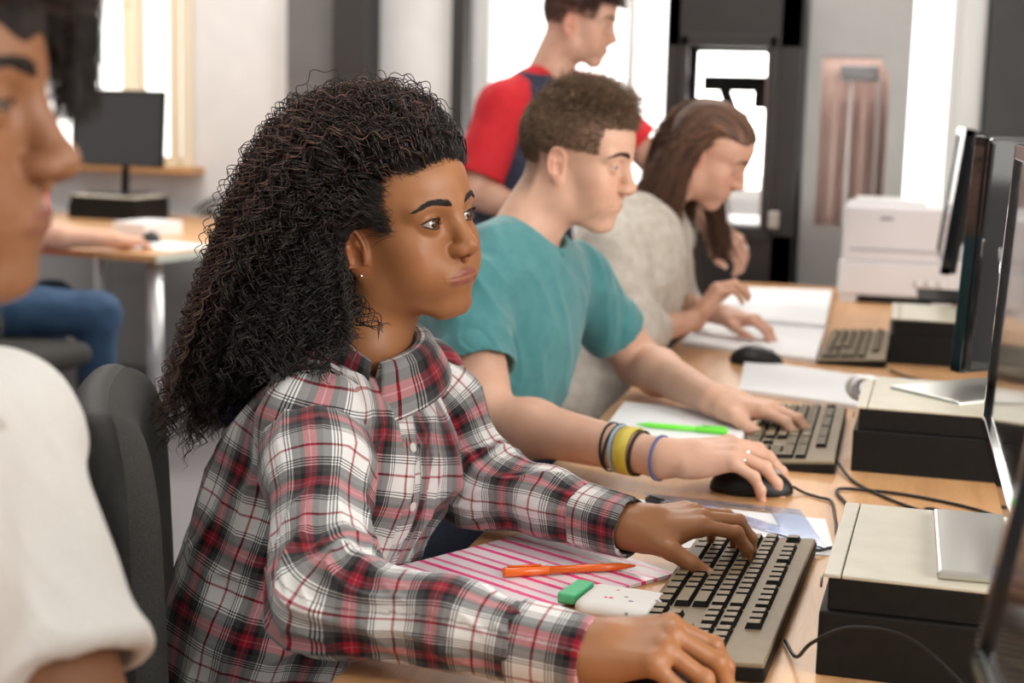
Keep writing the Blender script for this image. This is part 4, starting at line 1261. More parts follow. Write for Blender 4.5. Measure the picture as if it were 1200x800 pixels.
def build_electronics():
    Z = DESK
    kb = make_keyboard(True)
    tag(kb, 'taupe keyboard under the hand of the person in the plaid shirt', 'keyboard', 'keyboards on the long worktop')
    kb.location = (-.156, 1.610, Z); kb.rotation_euler[2] = math.radians(-2.8)
    k2 = copy_tree(kb); k2['label'] = 'taupe keyboard under the hand of the person in the teal T-shirt'; k2.location = (-.142, 2.490, Z); k2.rotation_euler[2] = math.radians(0)
    k3 = copy_tree(kb); k3['label'] = 'dark taupe keyboard beside the open ring binder pages'; k3.location = (-.078, 3.515, Z); k3.rotation_euler[2] = math.radians(-1)
    m = make_mouse()
    tag(m, 'black mouse held by the hand with the plaid cuff', 'mouse', 'mice on the long worktop'); m.location = (-.180, 1.285, Z); m.rotation_euler[2] = math.radians(6)
    m2 = copy_tree(m); m2['label'] = 'black mouse held by the hand wearing silver rings'; m2.location = (-.178, 2.118, Z); m2.rotation_euler[2] = math.radians(4)
    m3 = copy_tree(m); m3['label'] = 'black mouse lying free between the open pages and a white paper stack'; m3.location = (-.275, 3.235, Z); m3.rotation_euler[2] = math.radians(-12)
    pc = make_pc(); tag(pc, 'black desktop computer with beige top, cable arched over its front', 'computer', 'flat desktop computers on the worktop')
    pc.location = (-.051, 1.425, Z); pc.rotation_euler[2] = math.radians(-2.0)
    p2 = copy_tree(pc); p2['label'] = 'black desktop computer with beige top behind the tangled black cables'; p2.location = (-.048, 2.300, Z); p2.rotation_euler[2] = math.radians(-1.5)
    p3 = copy_tree(pc); p3['label'] = 'black desktop computer with pale top in front of the white printer'; p3.location = (-.006, 3.365, Z); p3.rotation_euler[2] = math.radians(0)
    T = Z + .0982
    mo = make_monitor(tilt=2.5, z0=.075, h=.325); mo.location = (.124, 1.565, T); tag(mo, 'black monitor with bright top edge on the desktop computer next to the near keyboard', 'monitor', 'monitors standing over the worktop')
    a = make_monitor(tilt=9, z0=.05, h=.37); a.location = (.12, .76, T + .02); a.rotation_euler[2] = math.radians(4); tag(a, 'black monitor closest to the camera, cut by the edge of the picture', 'monitor', 'monitors standing over the worktop')
    MB().box((.14, .70, Z + .058), (.30, .30, .116)).build('x', M['matte_black']) if False else None
    b = make_monitor(tilt=3, z0=.03, h=.375, back='gloss_black'); b.location = (.290, 2.690, T - .004); b.rotation_euler[2] = math.radians(-140 + 94); tag(b, 'monitor turned away showing its glossy black back', 'monitor', 'monitors standing over the worktop')
    for ch in b.children:
        if ch.name.startswith('stand'): ch.location = (.02, -.235, 0)
    c = make_monitor(tilt=6, z0=.08, h=.325, back='matte_black', base='matte_black'); c.location = (.122, 3.80, T); tag(c, 'monitor in front of the white printer with pale reflections on its screen', 'monitor', 'monitors standing over the worktop')
    # stack of spacer computers that carry the nearest monitor
    p4 = copy_tree(pc); p4['label'] = 'black desktop computer beneath the monitor closest to the camera'; p4.location = (.0, .62, Z); p4.rotation_euler[2] = 0
    # cables
    cable('thin grey cable arching over the front of the near desktop computer', [(-.085, 1.50, Z + .004), (-.070, 1.44, Z + .010), (-.054, 1.400, Z + .040), (-.020, 1.395, Z + .060), (.03, 1.39, Z + .058), (.075, 1.375, Z + .03), (.10, 1.36, Z + .004)], .0018)
    cable('black keyboard cable lying beside the white sheets', [(-.083, 1.83, Z + .010), (-.07, 1.832, Z + .006), (-.05, 1.86, Z + .004), (.0, 1.88, Z + .003), (.08, 1.90, Z + .003)], .0022)
    cable('thin black mouse cable curving towards the desktop computer', [(-.122, 2.130, Z + .010), (-.105, 2.128, Z + .003), (-.085, 2.110, Z + .003), (-.066, 2.090, Z + .003), (-.056, 1.99, Z + .003), (-.045, 1.90, Z + .003), (.02, 1.80, Z + .003)], .0020)
    cable('black cable looping across the desk in front of the second computer', [(-.072, 2.33, Z + .010), (-.040, 2.22, Z + .003), (.02, 2.12, Z + .003), (.075, 2.06, Z + .003), (.11, 2.02, Z + .003), (.085, 1.99, Z + .003), (.055, 2.02, Z + .010), (.065, 2.07, Z + .010), (.13, 2.03, Z + .003)], .0024)
    cable('black cable bending sharply beside the second keyboard', [(-.025, 1.95, Z + .003), (-.040, 2.06, Z + .003), (-.062, 2.16, Z + .003), (-.02, 2.17, Z + .004), (.05, 2.16, Z + .003), (.13, 2.11, Z + .003), (.19, 2.02, Z + .003)], .0024)
    cable('dark cable behind the third computer', [(.0, 3.25, Z + .003), (.04, 3.18, Z + .003), (.10, 3.12, Z + .004), (.18, 3.16, Z + .003)], .0024)
    cable('dark cable running under the turned monitor', [(.02, 2.95, Z + .003), (.07, 2.88, Z + .003), (.13, 2.90, Z + .004), (.2, 2.84, Z + .003)], .0024)
    # coiled pale lead standing at the corner of the second computer
    t = np.linspace(0, 2 * PI * 2.6, 60)
    cable('pale grey coiled lead on the corner of the second desktop computer', np.stack([-.050 + .020 * np.cos(t) + t * .0012, 2.555 + .006 * np.sin(t * .5), Z + .082 + .019 * np.sin(t) + .0 * t], 1), .0042, 'cream')

def build_props():
    Z = DESK
    # pink striped plastic folder
    P = [(-.538, 1.593), (-.406, 1.826), (-.224, 1.687), (-.336, 1.523)]
    o = sheet('plastic_folder', P, Z + .0005, .004, 'pink_stripes', 'clear plastic folder with hot pink stripes under the orange pen', 'folder', curl=.002)
    P = np.array(P); n = 14
    uv = []
    me = o.data; co = np.empty(len(me.vertices) * 3, np.float32); me.vertices.foreach_get('co', co); co = co.reshape(-1, 3)
    e = P[1] - P[0]; e2 = e / (e @ e)
    set_attr(me, 'weave', np.stack([(co[:, :2] - P[0]) @ e2, co[:, 1] * 0, co[:, 1] * 0], 1))
    pen('orange ballpoint pen with cap lying on the pink striped folder', (-.405, 1.608, Z + .0105), (-.268, 1.684, Z + .0100), 'orange', 'orange', .0052)
    pen('neon green felt pen lying on the white notebook', (-.248, 2.440, Z + .0165), (-.398, 2.452, Z + .0155), 'green_neon', 'green_neon', .0052)
    pen('black pen with silver grip lying on white sheets', (-.305, 1.992, Z + .0085), (-.215, 1.930, Z + .0085), 'silver', 'gloss_black', .0052)
    # eraser and pencil pouch
    r = MB(); r.box((-.313, 1.566, Z + .0105), (.020, .056, .012), rz=math.radians(-12)); tag(r.build('eraser', M['green_mint'], bevel=.0025), 'mint green eraser beside the speckled white pouch', 'eraser')
    def f(P):
        c, s = math.cos(math.radians(-8)), math.sin(math.radians(-8))
        x = (P[:, 0] + .259) * c + (P[:, 1] - 1.546) * s; y = -(P[:, 0] + .259) * s + (P[:, 1] - 1.546) * c
        q = np.stack([np.maximum(np.abs(x) - .031, 0), np.maximum(np.abs(y) - .026, 0), P[:, 2] - (Z + .0095)], 1)
        return np.sqrt((q[:, 0] / 1.0) ** 2 + q[:, 1] ** 2 + (q[:, 2] * 1.35) ** 2) - .0120 + .0008 * vnoise(P, 60)
    V, F = sdf_mesh(f, V3(-.33, 1.46, Z - .01), V3(-.19, 1.60, Z + .04), .0016)
    V[:, 2] = np.maximum(V[:, 2], Z + .001)
    tag(link('pencil_pouch', mesh_np('pencil_pouch', V, F), M['speckled']), 'white fabric pouch with small red and grey specks beside the green eraser', 'pouch')
    # white sheets, set square, notebook, papers
    sheet('paper_sheet', [(-.330, 2.020), (-.070, 2.000), (-.050, 1.835), (-.265, 1.800)], Z + .0003, .0008, 'paper', 'white sheets lying under the blue set square', 'paper', curl=.001)
    A, B, C = V3(-.318, 2.045, 0), V3(-.105, 2.030, 0), V3(-.062, 1.852, 0)
    cen = (A + B + C) / 3
    outer = [A, B, C]; inner = [cen + (p - cen) * .42 + V3(-.004, .012, 0) for p in outer]
    mb = MB()
    for k in range(3):
        a, b = outer[k], outer[(k + 1) % 3]; c, d = inner[(k + 1) % 3], inner[k]
        lo = [p + V3(0, 0, Z + .0018) for p in (a, b, c, d)]; hi = [p + V3(0, 0, Z + .0040) for p in (a, b, c, d)]
        mb.add(lo + hi, [(0, 1, 2, 3), (7, 6, 5, 4), (0, 4, 5, 1), (2, 6, 7, 3)])
    tag(mb.build('set_square', M['blue_clear']), 'translucent blue set square lying on white sheets', 'set square')
    mb = MB(); mb.box((-.168, 1.842, Z + .006), (.055, .024, .007), rz=.1); tag(mb.build('glue_stick_box', M['glass_grey'], bevel=.002), 'small clear plastic box at the corner of the near keyboard', 'box')
    sheet('notebook', [(-.455, 2.660), (-.240, 2.640), (-.215, 2.360), (-.440, 2.290)], Z + .0003, .010, 'paper', 'white notebook under the green felt pen', 'notebook', curl=.002)
    sheet('paper_stack', [(-.300, 3.250), (-.050, 3.130), (-.048, 2.800), (-.275, 2.885)], Z + .0003, .008, 'paper', 'stack of white papers between the free mouse and the second computer', 'paper')
    r = empty('open_book', (-.32, 3.9, Z)); tag(r, 'open white ring binder in front of the long haired person', 'book')
    for k, (pp, t0) in enumerate(([[(-.462, 3.42), (-.155, 3.30), (-.160, 3.78), (-.440, 3.84)], .014], [[(-.440, 3.84), (-.160, 3.78), (-.180, 4.60), (-.462, 4.55)], .022])):
        o = sheet('page', pp, Z + .0003, t0 * .7, 'paper', None, None, curl=.003); o.parent = r; o.matrix_parent_inverse = r.matrix_basis.inverted()
    mb = MB(); mb.tube([(-.455 + .32, 3.84 - 3.9, .018), (-.15 + .32, 3.78 - 3.9, .018)], .003, 8); mb.build('spine', M['cream'], r)
    # printer at the far end
    r = empty('printer', (0.0, 4.64, Z)); tag(r, 'white laser printer at the far end of the worktop', 'printer')
    w = .155
    MB().prism([(-w, -.17), (w, -.17), (w, .18), (-w, .18)], .115, .275).build('upper_body', M['printer_white'], r, bevel=.012, seg=3)
    MB().prism([(-w - .006, -.18), (w + .006, -.18), (w + .006, .18), (-w - .006, .18)], .018, .118).build('lower_body', M['printer_white'], r, bevel=.010, seg=3)
    MB().box((.165, -.03, .075), (.05, .26, .11)).build('side_cover', M['printer_white'], r, bevel=.016, seg=3)
    mb = MB(); [MB().box(*a).build('foot', M['printer_white'], r) for a in (((-.13, -.14, .010), (.05, .06, .02)), ((.13, -.14, .010), (.05, .06, .02)), ((0, .12, .010), (.30, .08, .02)))]
    MB().box((0, -.165, .010), (.20, .03, .016)).build('paper_slot', M['matte_black'], r)
    MB().box((-.03, .02, .281), (.20, .22, .012)).build('output_tray', M['cream'], r, bevel=.004)
    MB().box((0, -.172, .150), (.26, .006, .003)).build('seam', M['grey_plastic'], r)
    MB().box((-.035, -.1725, .240), (.034, .004, .008)).build('emblem', M['grey_plastic'], r)
    mb = MB(); 
    for k in range(3): mb.lathe([(.0001, 0), (.010, 0), (.012, .003), (.0001, .004)], (.06 + k * .032, -.180, .060), 16, axis=(0, -1, 0))
    mb.build('control_button', M['cream'], r)
    build_cabinets()
def build_cabinets():
    # black machine with a glazed door you can see through, and the pale grey one beside it
    r = empty('printer_cabinet', (-.545, 5.22, 0)); tag(r, 'tall charcoal cabinet with a glass door and a machine arm inside', 'cabinet')
    W, D, H = .43, .44, 1.66; x0, x1 = -W / 2, W / 2
    for y, nm in ((-D / 2, 'front_frame'), (D / 2, 'rear_frame')):
        mb = MB()
        mb.box(((x0 + x0 + .045) / 2, y, H / 2), (.045, .03, H)); mb.box((x1 - .035, y, H / 2), (.07, .03, H))
        mb.box((0, y, 1.565), (W, .03, .19)); mb.box((0, y, .44), (W, .03, .88))
        mb.build(nm, M['cabinet_black'], r, bevel=.003)
    mb = MB(); mb.box((x0 + .006, 0, .44), (.012, D, .88)); mb.box((x1 - .006, 0, H / 2), (.012, D, H)); mb.box((x0 + .006, 0, H / 2), (.012, D, H)); mb.build('side_panel', M['cabinet_black'], r)
    MB().box((0, 0, H - .006), (W, D, .012)).build('top_panel', M['cabinet_black'], r)
    dr = MB()
    for sx in (-1, 1): dr.box((sx * .142 - .013, -D / 2 - .022, 1.20), (.028, .022, .61))
    for sz in (.885, 1.490): dr.box((-.013, -D / 2 - .022, sz), (.31, .022, .04))
    d = dr.build('door', M['cabinet_black'], r, bevel=.003)
    MB().box((-.013, -D / 2 - .020, 1.19), (.26, .004, .58)).build('door_glass', M['glass'], d)
    MB().box((.155, -D / 2 - .040, .93), (.035, .02, .055)).build('door_latch', M['silver'], d, bevel=.004)
    mb = MB(); mb.box((.03, 0, 1.36), (.30, .05, .05)); mb.box((.09, -.03, 1.33), (.07, .08, .10)); mb.tube([(-.05, 0, 1.34), (-.02, 0, 1.27), (.03, 0, 1.24)], .02, 10); mb.build('machine_arm', M['matte_black'], r, bevel=.004)
    MB().box((.125, .02, 1.15), (.05, .36, .62)).build('inner_panel', M['pink_panel'], r)
    MB().box((0, 0, .90), (.40, .40, .02)).build('shelf', M['grey_plastic'], r)
    r = empty('equipment_cabinet', (-.155, 5.32, 0)); tag(r, 'tall pale grey cabinet with a cut-corner window showing beige interior', 'cabinet')
    W, D = .32, .46
    mb = MB(); wx0, wx1, z0, z1 = -.115, .098, .91, 1.45
    for (a, b, c, dd) in ((-W / 2, wx0, 0, 1.65), (wx1, W / 2, 0, 1.65), (wx0, wx1, 0, z0), (wx0, wx1, z1, 1.65)): mb.box(((a + b) / 2, -D / 2, (c + dd) / 2), (b - a, .02, dd - c))
    mb.add([(wx1, -D / 2 - .01, z1), (wx1 - .035, -D / 2 - .01, z1), (wx1, -D / 2 - .01, z1 - .06), (wx1, -D / 2 + .01, z1), (wx1 - .035, -D / 2 + .01, z1), (wx1, -D / 2 + .01, z1 - .06)], [(0, 1, 2), (5, 4, 3), (1, 4, 5, 2)])
    mb.build('front_panel', M['cabinet_grey'], r)
    mb = MB(); mb.box((-W / 2 + .006, 0, .825), (.012, D, 1.65)); mb.box((W / 2 - .006, 0, .825), (.012, D, 1.65)); mb.box((0, D / 2, .825), (W, .012, 1.65)); mb.box((0, 0, 1.648), (W, D, .012)); mb.box((0, 0, .2), (W, D, .02)); mb.build('carcass', M['cabinet_grey'], r)
    MB().box((0, -.08, 1.15), (.28, .01, .60)).build('interior_liner', M['pink_panel'], r)
    for k in range(4): MB().box((-.07 + k * .045, -.14 + .02 * (k % 2), 1.12), (.012, .02, .54)).build('interior_bar', M['cream' if k % 2 else 'pink_panel'], r)
    MB().box((.0, -.15, 1.40), (.12, .05, .05)).build('print_head', M['grey_plastic'], r, bevel=.006)
    MB().box((-.005, -D / 2 + .004, (z0 + z1) / 2), (wx1 - wx0, .003, z1 - z0)).build('window_glass', M['glass'], r)

def build_corner():
    """the desk by the back wall"""
    rz = math.radians(-10)
    R = np.array([[math.cos(rz), -math.sin(rz)], [math.sin(rz), math.cos(rz)]])
    cx, cy = -2.41, 4.69
    r = empty('side_desk', (cx, cy, 0), -rz + PI * 0); tag(r, 'beech desk with a steel leg by the window wall', 'desk')
    r.rotation_euler = (0, 0, math.radians(10) * -1 + math.radians(0))
    MB().box((-.75, .775, DESK - .0125), (1.5, 1.55, .025)).build('tabletop', M['wood'], r, bevel=.002)
    MB().box((.0015, .775, DESK - .0125), (.003, 1.55, .026)).build('edge_strip', M['pale_edge'], r)
    for x, y in ((-.06, .07), (-1.44, .07), (-.06, 1.48), (-1.44, 1.48)): MB().tube([(x, y, 0), (x, y, DESK - .026)], .027, 18).build('leg', M['steel_leg'], r)
    def L(x, y, z=DESK): a = math.radians(-10); return (cx + x * math.cos(a) - y * math.sin(a), cy + x * math.sin(a) + y * math.cos(a), z)
    pc = make_pc(); pc.location = (-3.50, 6.00, DESK); pc.rotation_euler = (0, 0, math.radians(-8)); pc.scale = (.92, .85, 1.0); tag(pc, 'black desktop computer lying under the monitor on the side desk', 'computer')
    mo = make_monitor(w=.50, h=.33, z0=.125, tilt=4, base='matte_black'); mo.location = (-3.34, 6.15, DESK + .098); mo.rotation_euler = (0, 0, math.radians(78)); tag(mo, 'dark monitor on the side desk in front of the bright window', 'monitor')
    mm = make_mouse(); mm.location = (-2.66, 5.14, DESK); mm.rotation_euler = (0, 0, 1.9); tag(mm, 'small dark mouse beside the paper on the side desk', 'mouse')
    sheet('paper_sheet', [L(-.32, .18)[:2], L(-.06, .16)[:2], L(-.05, .42)[:2], L(-.31, .45)[:2]], DESK + .0003, .001, 'paper', 'white sheet near the corner of the side desk', 'paper')
    sheet('paper_stack', [L(-.62, .55)[:2], L(-.46, .54)[:2], L(-.45, .76)[:2], L(-.62, .77)[:2]], DESK + .0003, .05, 'paper', 'thick white stack of papers behind the monitor on the side desk', 'paper')
    mb = MB()
    for k in range(5):
        t = np.linspace(0, 1, 10); mb.tube(np.stack([-2.98 + .30 * t, 6.20 + .06 * np.sin(t * 5 + k), DESK + .02 + .02 * k * np.sin(t * 3.1) + .004 * k], 1), .006, 6)
    tag(mb.build('cable_bundle', M['black_plastic']), 'bundle of black cables at the wall side of the side desk', 'cable')
    # blue rucksack on the floor
    def f(P):
        d = ell(P, (-2.42, 5.55, .20), (.15, .13, .22)); d = smin(d, rbox(P, (-2.42, 5.45, .12), (.11, .06, .10), .04), .03)
        return d + .012 * vnoise(P, 14)
    V, F = sdf_mesh(f, V3(-2.65, 5.30, -.01), V3(-2.2, 5.75, .50), .012)
    V[:, 2] = np.maximum(V[:, 2], .001)
    r = empty('rucksack', (-2.42, 5.55, 0)); tag(r, 'blue rucksack standing on the floor by the side desk', 'bag')
    o = link('bag_body', mesh_np('bag_body', V, F), M['blue_cloth'], r); o.matrix_parent_inverse = r.matrix_basis.inverted()
    mb = MB(); mb.tube(catmull([(-.06, -.02, .40), (-.03, -.02, .46), (.03, -.02, .46), (.06, -.02, .40)], 6), .010, 8); mb.build('strap', M['matte_black'], r)

def build_chairs():
    def back(root, w, h, z, th=.035, cv=.10, mat='fabric_grey', xo=0.0):
        def f(P):
            y = P[:, 1]; zz = P[:, 2] - z
            x = P[:, 0] - xo - cv * (y / w) ** 2 * 1.2 + .03 * (zz / h) ** 2
            k = np.clip(1 - .22 * (zz / h) , .7, 1.3)
            q = np.stack([x, np.maximum(np.abs(y) / k - (w / 2 - .09), 0), np.maximum(np.abs(zz) - (h / 2 - .11), 0)], 1)
            e = np.sqrt(q[:, 1] ** 2 + q[:, 2] ** 2)
            return np.sqrt((np.maximum(e - .07, 0)) ** 2 + x ** 2) - th
        V, F = sdf_mesh(f, V3(-.3 + xo, -w / 2 - .1, z - h / 2 - .1), V3(.3 + xo, w / 2 + .1, z + h / 2 + .1), .008)
        return V, F
    def chair(name, loc, rz, label, w=.46, h=.56, z=.78):
        r = empty(name, loc, rz); tag(r, label, 'chair')
        V, F = back(r, w, h, z, xo=-.24); link('backrest', mesh_np('backrest', V, F), M['fabric_grey'], r)
        V2 = V.copy(); c = V2.mean(0); V2 = c + (V2 - c) * np.array([.9, 1.012, 1.012]) + V3(-.012, 0, 0); link('backrest_shell', mesh_np('backrest_shell', V2, F), M['matte_black'], r)
        def s(P): return np.sqrt(np.maximum(np.sqrt(np.maximum(np.abs(P[:, 0]) - .15, 0) ** 2 + np.maximum(np.abs(P[:, 1]) - .16, 0) ** 2) - .07, 0) ** 2 + (P[:, 2] - .45) ** 2) - .035
        V, F = sdf_mesh(s, V3(-.3, -.3, .38), V3(.3, .3, .52), .01); link('seat', mesh_np('seat', V, F), M['fabric_grey'], r)
        MB().tube(catmull([(-.30, 0, .74), (-.31, 0, .55), (-.24, 0, .42), (-.05, 0, .40)], 6), .018, 10).build('back_support', M['matte_black'], r)
        MB().tube([(0, 0, .08), (0, 0, .42)], .026, 14).build('gas_column', M['matte_black'], r)
        for k in range(5):
            a = k * 2 * PI / 5; e = (.28 * math.cos(a), .28 * math.sin(a), .065)
            lg = MB().tube([(0, 0, .10), (.14 * math.cos(a), .14 * math.sin(a), .085), e], [.022, .018, .013], 10).build('leg', M['matte_black'], r)
            MB().lathe([(.0001, -.012), (.020, -.012), (.025, -.006), (.025, .006), (.020, .012), (.0001, .012)], (e[0], e[1], .0255), 18, axis=(-math.sin(a), math.cos(a), 0)).build('caster', M['black_plastic'], lg)
        return r
    chair('office_chair', (-.590, 1.57, 0), math.radians(26), 'grey upholstered office chair behind the person in the plaid shirt', w=.48, h=.60, z=.66)
    chair('office_chair', (-.66, 2.50, 0), 0.0, 'office chair under the person in the teal T-shirt', h=.34, z=.62)
    chair('office_chair', (-2.75, 4.20, 0), math.radians(80), 'dark office chair under the person in blue jeans', h=.34, z=.66)
# ------------------------------------------------------------------ the other people
def fist_pose(k=1.0):
    return [(55 * k, 60 * k, 30 * k, 4), (60 * k, 65 * k, 32 * k, 0), (62 * k, 68 * k, 34 * k, -3), (66 * k, 66 * k, 34 * k, -8)]
REST = [(28, 28, 18, 7), (30, 32, 20, 1), (32, 34, 22, -5), (34, 36, 22, -12)]
TH = [(.050, .052, -.020), (.078, .058, -.032), (.100, .052, -.040)]

def build_person(name_label, group, S):
    """S: joints and looks; returns the root Empty"""
    root = empty('person', (S['pelvis'][0], S['pelvis'][1], 0)); tag(root, name_label, 'person', group)
    q = S['q']; o, R, sc = S['o'], S['R'], S['sc']; nb = S['nb']
    hp = Part(o, R, lambda P: head_sdf(P, q), (.01, 0, -.01), .14, sc)
    jaw = o + R @ V3(-.022, 0, -.05) * sc
    nr = S.get('neck', .056)
    def fh(P): return smin(smin(hp(P), cap(P, jaw, nb + (nb - jaw) * .15, nr, nr * 1.08), .028), cap(P, nb + (S['shr'] - nb) * .25 + V3(0, 0, -.02), nb + (S['shl'] - nb) * .25 + V3(0, 0, -.02), nr * .55), .04)
    parts = [sdf_mesh(fh, o - V3(.17, .17, .24), o + V3(.17, .17, .15), S.get('hh', .0018))]
    hands = []
    for sd, sh, el, wr, hd in ((1, S['shr'], S.get('elr'), S.get('wrr'), S.get('hr')), (-1, S['shl'], S.get('ell'), S.get('wrl'), S.get('hl'))):
        if el is None: continue
        J = hand_joints(hd[1], hd[2] if len(hd) > 2 else TH, sd)
        Rh = hd[0]
        hs = S.get('hs', .98)
        hpz = Part(wr + Rh[:, 0] * .010, Rh, lambda P, J=J, sd=sd: hand_sdf(P, J, sd, 1), (.07, 0, -.02), .13, hs)
        ra = S.get('ra', (.050, .043, .040, .0265))
        def fa(P, hpz=hpz, sh=sh, el=el, wr=wr, ra=ra):
            return smin(hpz(P), arm_prims(P, sh, el, wr, ra), .016)
        pts = np.array([sh, el, wr, wr + Rh[:, 0] * .2])
        parts.append(sdf_mesh(fa, pts.min(0) - .10, pts.max(0) + .10, S.get('ah', .002)))
        hands.append((hpz, J, sd))
    pv = S['pelvis']; mid = nb * .45 + pv * .55
    kn = S.get('knees')
    def ft(P):
        d = cap(P, nb + V3(0, 0, -.08), pv, .065, .09)
        d = smin(d, cap(P, S['shr'] + V3(0, 0, -.02), S['shl'] + V3(0, 0, -.02), .038), .03)
        for k in kn or []:
            d = smin(d, cap(P, pv + (k[0] - pv) * .2, k[0], .07, .055), .04); d = smin(d, cap(P, k[0], k[1], .05, .035), .03)
            d = smin(d, cap(P, k[1] + V3(-.04, 0, -.045), k[1] + V3(.13, 0, -.05), .035, .03), .02)
        return d
    allp = np.array([nb, pv] + [x for k in kn or [] for x in k])
    parts.append(sdf_mesh(ft, allp.min(0) - .28, allp.max(0) + .28, .009))
    finish_body('body', join_vf(parts), S['skin'], root, heads=[(hp, q)], hands=hands, scalp=S.get('scalp'))
    make_eyes(root, o, R, sc, q, M[S.get('eye', 'eye_grey')], S.get('gaze', (0, 4)))
    brows(root, o, R, sc, q, M[S.get('browm', 'brow_brown')], n=S.get('brn', 400), hgt=S.get('brh', .0070))
    # trousers and shoes
    if kn:
        def tr(P):
            d = ell(P, pv, (.15, .18, .13))
            for k in kn:
                d = smin(d, cap(P, pv + (k[0] - pv) * .15 + (k[0] - pv) * 0, k[0], .092, .072), .05); d = smin(d, cap(P, k[0], k[1] + V3(0, 0, .03), .068, .055), .03)
            return d
        V, F = sdf_mesh(tr, np.vstack([allp[1:], pv[None]]).min(0) - .25, np.vstack([allp[1:], pv[None]]).max(0) + .25, .008)
        V = V + normals(V, F) * (vnoise(V, 20) * .006)[:, None]
        link('trousers', mesh_np('trousers', V, F), M[S.get('trm', 'denim')], root)
        for k in kn:
            def shf(P, k=k):
                a = k[1] + V3(-.035, 0, -.035); b = k[1] + V3(.14, 0, -.045)
                d = cap(P, a, b, .045, .036); d = smax(d, -(P[:, 2] - .004), .006); return d
            V, F = sdf_mesh(shf, k[1] - V3(.12, .09, .12), k[1] + V3(.22, .09, .06), .006); V[:, 2] = np.maximum(V[:, 2], .003)
            link('shoe', mesh_np('shoe', V, F), M['matte_black'], root)
    return root, hp

